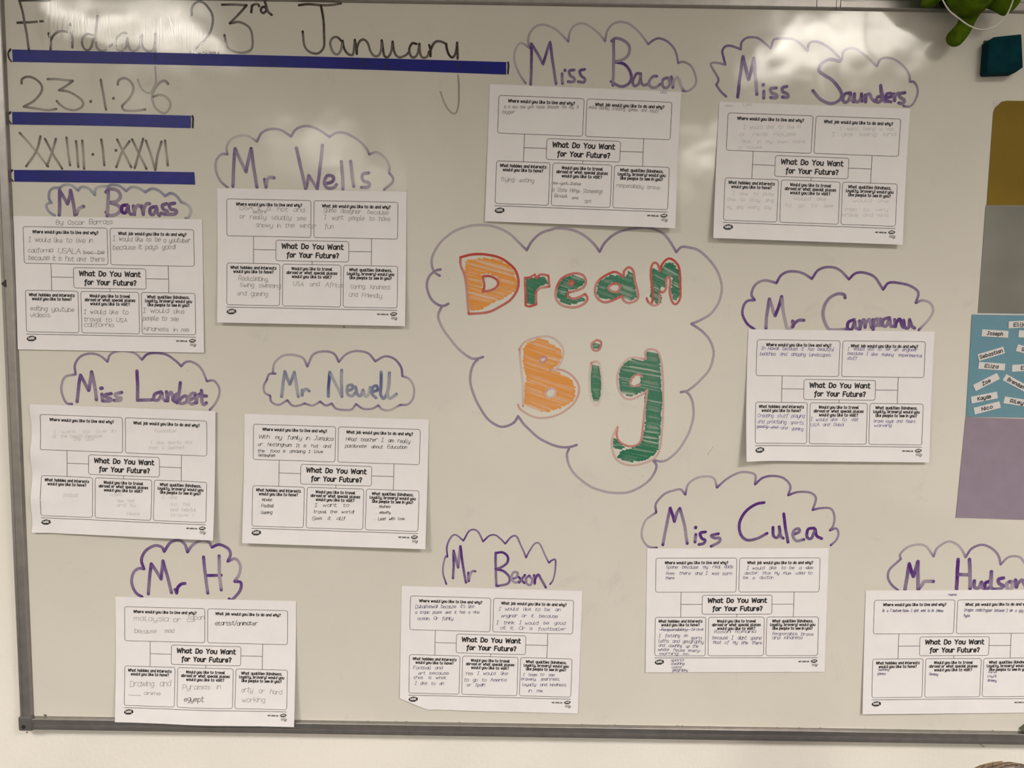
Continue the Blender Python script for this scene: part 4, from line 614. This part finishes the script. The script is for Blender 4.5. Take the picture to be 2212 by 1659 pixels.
for n_, (X, Y, ang, tx, _) in enumerate(DATA['tags']):
    a = math.radians(ang); ca, sa = math.cos(a), math.sin(a); W_, H_ = 42.5, 11.0
    t = tag(empty('name_tag', B(X, Y, 1.6)), TL[tx], 'name tag', 'white name tags on the blue card')
    f = lambda u, v, z: B(X + u*ca - v*sa, Y + u*sa + v*ca, 2.0 + z)
    vs = [f(u, v, z) for z in (0, -.35) for u, v in ((-W_/2, -H_/2), (W_/2, -H_/2+.15), (W_/2-.3, H_/2), (-W_/2+.2, H_/2+.1))]
    fs = [(0, 1, 2, 3), (7, 6, 5, 4), (0, 4, 5, 1), (1, 5, 6, 2), (2, 6, 7, 3), (3, 7, 4, 0)]
    mesh('tag_card', vs, fs, M_TAG, t)
    k = Ink(); wl = len(tx)*3.9 + 1.5
    off = 0 if tx not in ('Elijah', 'Liam', 'Sienna', 'Eva') else 0
    write(k, tx, -wl/2 - .5, -2.6, wl/2 - .5, -2.6, 5.4, 1.25, v_down=False, slant=.08, gap=2.0, n=3)
    k.build('tag_lettering', M_PRINT, lambda u, v, z: f(u, v, .12+z*.2), t)['kind'] = 'stuff'

# ------------------------------------------------------------------ teal block, toy, cord, small bits
def prism(name, outline, h0, h1, m, bevel):
    bm = bmesh.new()
    a = [bm.verts.new(B(x, y, h0)) for x, y in outline]; b = [bm.verts.new(B(x, y, h1)) for x, y in outline]
    bm.faces.new(a); bm.faces.new(b[::-1]); n = len(a)
    for i in range(n): bm.faces.new((a[i], b[i], b[(i+1) % n], a[(i+1) % n]))
    bmesh.ops.recalc_face_normals(bm, faces=bm.faces)
    bmesh.ops.bevel(bm, geom=bm.edges[:], offset=bevel, segments=4, profile=.55, affect='EDGES')
    me = bpy.data.meshes.new(name); bm.to_mesh(me); bm.free(); me.polygons.foreach_set('use_smooth', [False]*len(me.polygons)); return link(name, me, m)
M_TEAL = simple('teal_felt', (.001, .030, .040), .8, spec=.08, nz=.25, nscale=60, bp=.4, bscale=500)
q = DATA['misc']['eraser']
er = prism('board_eraser', [(q[0][0]+7, q[0][1]+.6), (q[1][0], q[1][1]), (q[2][0], q[2][1]+3), (q[2][0]-11, q[2][1]-5), (q[3][0]+2, q[3][1]), (q[3][0], q[3][1]+4), (q[0][0]-.5, q[0][1]-5)], 2.5, 21, M_TEAL, .0013)
er.name = 'board_eraser'; tag(er, 'dark teal board eraser, thick and squarish, above the mustard card', 'eraser')
box('magnet_backing', B(q[3][0]+4, q[3][1]+4, 2.6), (q[1][0]/1000-.004, -.0003, CAM_Z+q[1][1]/1000-.004), M_DARK, er)

def skin(name, pts, edges, m, parent=None, levels=2, root=0):
    """one continuous surface grown round a skeleton: pts = (x, y, z, radius)"""
    me = bpy.data.meshes.new(name); me.from_pydata([q[:3] for q in pts], edges, []); me.update()
    o = bpy.data.objects.new(name, me); C.objects.link(o)
    o.modifiers.new('skin', 'SKIN'); lay = me.skin_vertices[0] if me.skin_vertices else None
    if lay is None:
        bm = bmesh.new(); bm.from_mesh(me); bm.verts.layers.skin.verify(); bm.to_mesh(me); bm.free(); lay = me.skin_vertices[0]
    for i, q in enumerate(pts):
        rr = q[3] if isinstance(q[3], tuple) else (q[3], q[3]); lay.data[i].radius = rr; lay.data[i].use_root = (i == root)
    s = o.modifiers.new('sub', 'SUBSURF'); s.levels = levels; s.render_levels = levels
    dg = bpy.context.evaluated_depsgraph_get(); out = bpy.data.meshes.new_from_object(o.evaluated_get(dg), depsgraph=dg)
    bpy.data.objects.remove(o); out.name = name; out.polygons.foreach_set('use_smooth', [True]*len(out.polygons))
    out.materials.clear(); return link(name, out, m, parent)
def pix(u, v, h):                                       # a picture point at height h (mm) in front of the board
    ray = R.transposed() @ Vector(((u-1106)/F_PX, -(v-829.5)/F_PX, -1)); t = (DIST*1000-h)/-ray[2]; return B(ray[0]*t, ray[1]*t, h)

M_PLUSH = simple('green_plush', (.085, .150, .004), .95, spec=.1, nz=.35, nscale=50, bp=1, bscale=900, bdist=.002)
M_MATTEBLACK = simple('matte_black', (.012, .011, .004), .95, spec=.1)
toy = tag(empty('soft_toy', pix(2095, -30, 45)), 'lime green soft toy dangling its limbs over the top frame, at the upper right', 'soft toy')
P_ = [(2100, -60, 60, .044), (2098, -20, 56, .040), (2097, 8, 50, .032), (2092, 32, 34, .0135), (2086, 55, 32, .0120), (2070, 76, 32, .0145), (2050, 95, 32, .0135),
      (2050, -45, 48, .020), (2022, -14, 42, .014), (2004, 8, 40, .0125), (2003, 15, 40, .010), (2148, -20, 50, .028), (2168, 2, 48, .017), (2184, 14, 48, .0175), (2190, 20, 48, .013),
      (2104, -120, 85, .060), (2106, -160, 85, .050)]
pts = [(*pix(a, b, h), rr) for a, b, h, rr in P_]
ed = [(0, 1), (1, 2), (2, 3), (3, 4), (4, 5), (5, 6), (0, 7), (7, 8), (8, 9), (9, 10), (0, 11), (11, 12), (12, 13), (13, 14), (0, 15), (15, 16)]
skin('plush_body', pts, ed, M_PLUSH, toy)
d_ = skin('dark_piece', [(*pix(2052, -30, 36), .017), (*pix(2044, 0, 34), .013), (*pix(2040, 18, 32), .008)], [(0, 1), (1, 2)], M_MATTEBLACK, toy); d_['label'] = 'black piece behind the left arm'  # plain black tapered piece filling the space between left arm and body
for s_ in (-1, 1):
    bm = bmesh.new(); c = Vector(pix(2104 + s_*34, -128, 112)); bmesh.ops.create_uvsphere(bm, u_segments=20, v_segments=12, radius=.009, matrix=Matrix.Translation(c))
    me = bpy.data.meshes.new('eye'); bm.to_mesh(me); bm.free(); link('eye', me, M_DARK, toy)
def tube(name, pts, rad, m, parent=None, seg=8):
    vs = []; fs = []; pts = [Vector(q) for q in pts]; n = len(pts)
    for i, q in enumerate(pts):
        t = (pts[min(n-1, i+1)] - pts[max(0, i-1)]).normalized(); a = t.cross(Vector((0, 1, 0))).normalized(); b = t.cross(a)
        rr = rad(i/(n-1)) if callable(rad) else rad
        for k in range(seg): an = 2*math.pi*k/seg; vs.append(q + a*math.cos(an)*rr + b*math.sin(an)*rr)
        if i:
            for k in range(seg): fs.append(((i-1)*seg+k, (i-1)*seg+(k+1) % seg, i*seg+(k+1) % seg, i*seg+k))
    fs += [tuple(range(seg)), tuple(range((n-1)*seg, n*seg))]
    return mesh(name, vs, fs, m, parent, smooth=True)
cd = [tuple(q) for q in DATA['misc']['cord']]
cd = catmull([(cd[0][0]+4, cd[0][1]+60)] + cd + [(cd[-1][0]-2, cd[-1][1]+60)], 6)
cord = tube('string_loop', [B(x, y, 110) for x, y in catmull([pixq for pixq in cd], 1)], .0010, simple('white_cord', (.62, .60, .52), .6))
tag(cord, 'thin white cord hanging in a loop in front of the green soft toy', 'cord')
sc = prism('tape_scrap', [(-807.5, 33), (-799.5, 40), (-799.2, 27.5), (-803, 28.5)], 6.7, 7.2, M_DARK, .0001); tag(sc, 'small torn black scrap stuck on the left frame rail beside the pencil worksheet', 'scrap')
cp = prism('clip', [(857, -677), (872, -664), (884, -667), (884, -681), (860, -680.5)], .3, 9, simple('olive_plastic', (.10, .095, .065), .5), .0008); tag(cp, 'small olive-grey clip at the right picture edge just above the bottom frame rail', 'clip')
for x in (457.5, 494):
    o = box('frame_joint', B(x-.35, YT+1.5, 5.9), (x/1000+.00035, -.0070, CAM_Z+(YT+18)/1000), M_GROOVE, board)
o = box('clear_tape', B(494, YT+11.5, 6.2), (.518, -.0072, CAM_Z+(YT+19)/1000), simple('clear_film', (.5, .49, .45), .2), board); o['label'] = 'pale strip of clear tape on the top rail'

# ------------------------------------------------------------------ person whose crown shows at the bottom right
DP = 780.0
hc = Vector(pix(2243, 1690, 1243-DP))              # topmost point of the hair
cx, cy, top = hc.x, hc.y, hc.z
M_BODY, nb, bs = nodes('skin_and_clothes'); g = nb.nodes.new('ShaderNodeNewGeometry'); sx_ = nb.nodes.new('ShaderNodeSeparateXYZ'); nb.links.new(g.outputs['Position'], sx_.inputs[0])
mm = nb.nodes.new('ShaderNodeMath'); mm.operation = 'GREATER_THAN'; mm.inputs[1].default_value = top-.255; nb.links.new(sx_.outputs['Z'], mm.inputs[0])
mx = nb.nodes.new('ShaderNodeMix'); mx.data_type = 'RGBA'; mx.inputs[6].default_value = (.03, .035, .09, 1); mx.inputs[7].default_value = (.55, .33, .24, 1)
nb.links.new(mm.outputs[0], mx.inputs[0]); nb.links.new(mx.outputs[2], bs.inputs['Base Color']); bs.inputs['Roughness'].default_value = .7
per = tag(empty('person', (cx, cy, 0)), 'person at the bottom right corner, only the crown of brown streaked hair showing', 'person')
sk = [(0, 0, .58, .095), (0, 0, .70, .085), (0, 0, .82, .095), (0, 0, .885, .07), (0, 0, .925, .038), (0, .005, .975, .05), (0, .01, 1.03, .078), (0, .008, 1.085, .066),
      (.10, 0, .865, .042), (.17, 0, .70, .034), (.185, .03, .54, .024), (.19, .05, .48, .020), (-.10, 0, .865, .042), (-.17, 0, .70, .034), (-.185, .03, .54, .024), (-.19, .05, .48, .020),
      (.06, 0, .50, .072), (.07, 0, .28, .052), (.07, -.01, .07, .035), (.07, .05, .03, .028), (.07, .11, .025, .022), (-.06, 0, .50, .072), (-.07, 0, .28, .052), (-.07, -.01, .07, .035), (-.07, .05, .03, .028), (-.07, .11, .025, .022)]
zs = (top-.012)/1.163
sk = [(cx+a, cy+b, c*zs, rr) for a, b, c, rr in sk]
skin('body', sk, [(0, 1), (1, 2), (2, 3), (3, 4), (4, 5), (5, 6), (6, 7), (3, 8), (8, 9), (9, 10), (10, 11), (3, 12), (12, 13), (13, 14), (14, 15), (0, 16), (16, 17), (17, 18), (18, 19), (19, 20), (0, 21), (21, 22), (22, 23), (23, 24), (24, 25)], M_BODY, per)
M_HAIR = simple('brown_hair', (.060, .034, .017), .5, nz=.4, nscale=260)
M_HAIRL = simple('blonde_streak', (.21, .135, .07), .5, nz=.3, nscale=260)
hz = top - .088; rx, ry, rz = .076, .090, .086
bm = bmesh.new(); bmesh.ops.create_uvsphere(bm, u_segments=48, v_segments=32, radius=1)
bmesh.ops.delete(bm, geom=[v for v in bm.verts if v.co.z < -.55 or (v.co.y > .62 and v.co.z < .38)], context='VERTS')
for v in bm.verts: v.co = Vector((cx + v.co.x*rx, cy + .005 + v.co.y*ry, hz + v.co.z*rz))
me = bpy.data.meshes.new('hair'); bm.to_mesh(me); bm.free(); me.polygons.foreach_set('use_smooth', [True]*len(me.polygons)); hair = link('hair', me, M_HAIR, per)
def locks(name, m, n, seed, off):
    rg = rnd(seed); vs = []; fs = []
    for i in range(n):
        sd = rg.choice((-1, 1)); y0 = rg.uniform(-.96, .6); a0 = rg.uniform(0, .10); w_ = rg.uniform(.0004, .0010); b0 = len(vs); K = 12; dy = rg.uniform(-.35, .2); rr = off + rg.uniform(0, .03)
        for j in range(K+1):
            an = a0 + (1.75)*j/K; yy = y0 + dy*(j/K); cz = math.sqrt(max(.02, 1-yy*yy))
            c = Vector((cx + sd*math.sin(an)*rx*cz*(1+rr), cy+.005 + yy*ry*(1+rr), hz + math.cos(an)*rz*cz*(1+rr) + .001*math.sin(j+i)))
            for q in (-1, 1): vs.append(c + Vector((0, q*w_, 0)))
            nn_ = (c - Vector((cx, cy, hz))).normalized(); vs.append(c + nn_*.0012)
            if j: k = b0+3*j; fs += [(k-3, k-1, k+2, k), (k-1, k-2, k+1, k+2)]
    return mesh(name, vs, fs, m, hair)
locks('hair_lock', M_HAIR, 1100, 5, .01)['kind'] = 'stuff'
o = locks('hair_lock', M_HAIRL, 170, 9, .02); o['kind'] = 'stuff'; o['label'] = 'blonde streaks'
rg = rnd(4); sv = Vector((cx, cy, hz))
for i in range(9):
    a = rg.uniform(-.75, .75); st = Vector((cx + math.sin(a)*rx, cy + rg.uniform(-.03, .03), hz + math.cos(a)*rz))
    e_ = st + Vector((rg.uniform(-.014, .004), 0, rg.uniform(.003, .012)))
    md_ = (st+e_)/2 + Vector((.003, 0, .001)); tube('loose_hair', [st, md_, e_], .0002, M_HAIR, hair, 4)
tube('loose_hair', [Vector(pix(2143, 1662, 1243-DP)), Vector(pix(2144, 1653, 1243-DP)), Vector(pix(2146, 1645, 1243-DP))], .00035, M_HAIR, hair, 4)
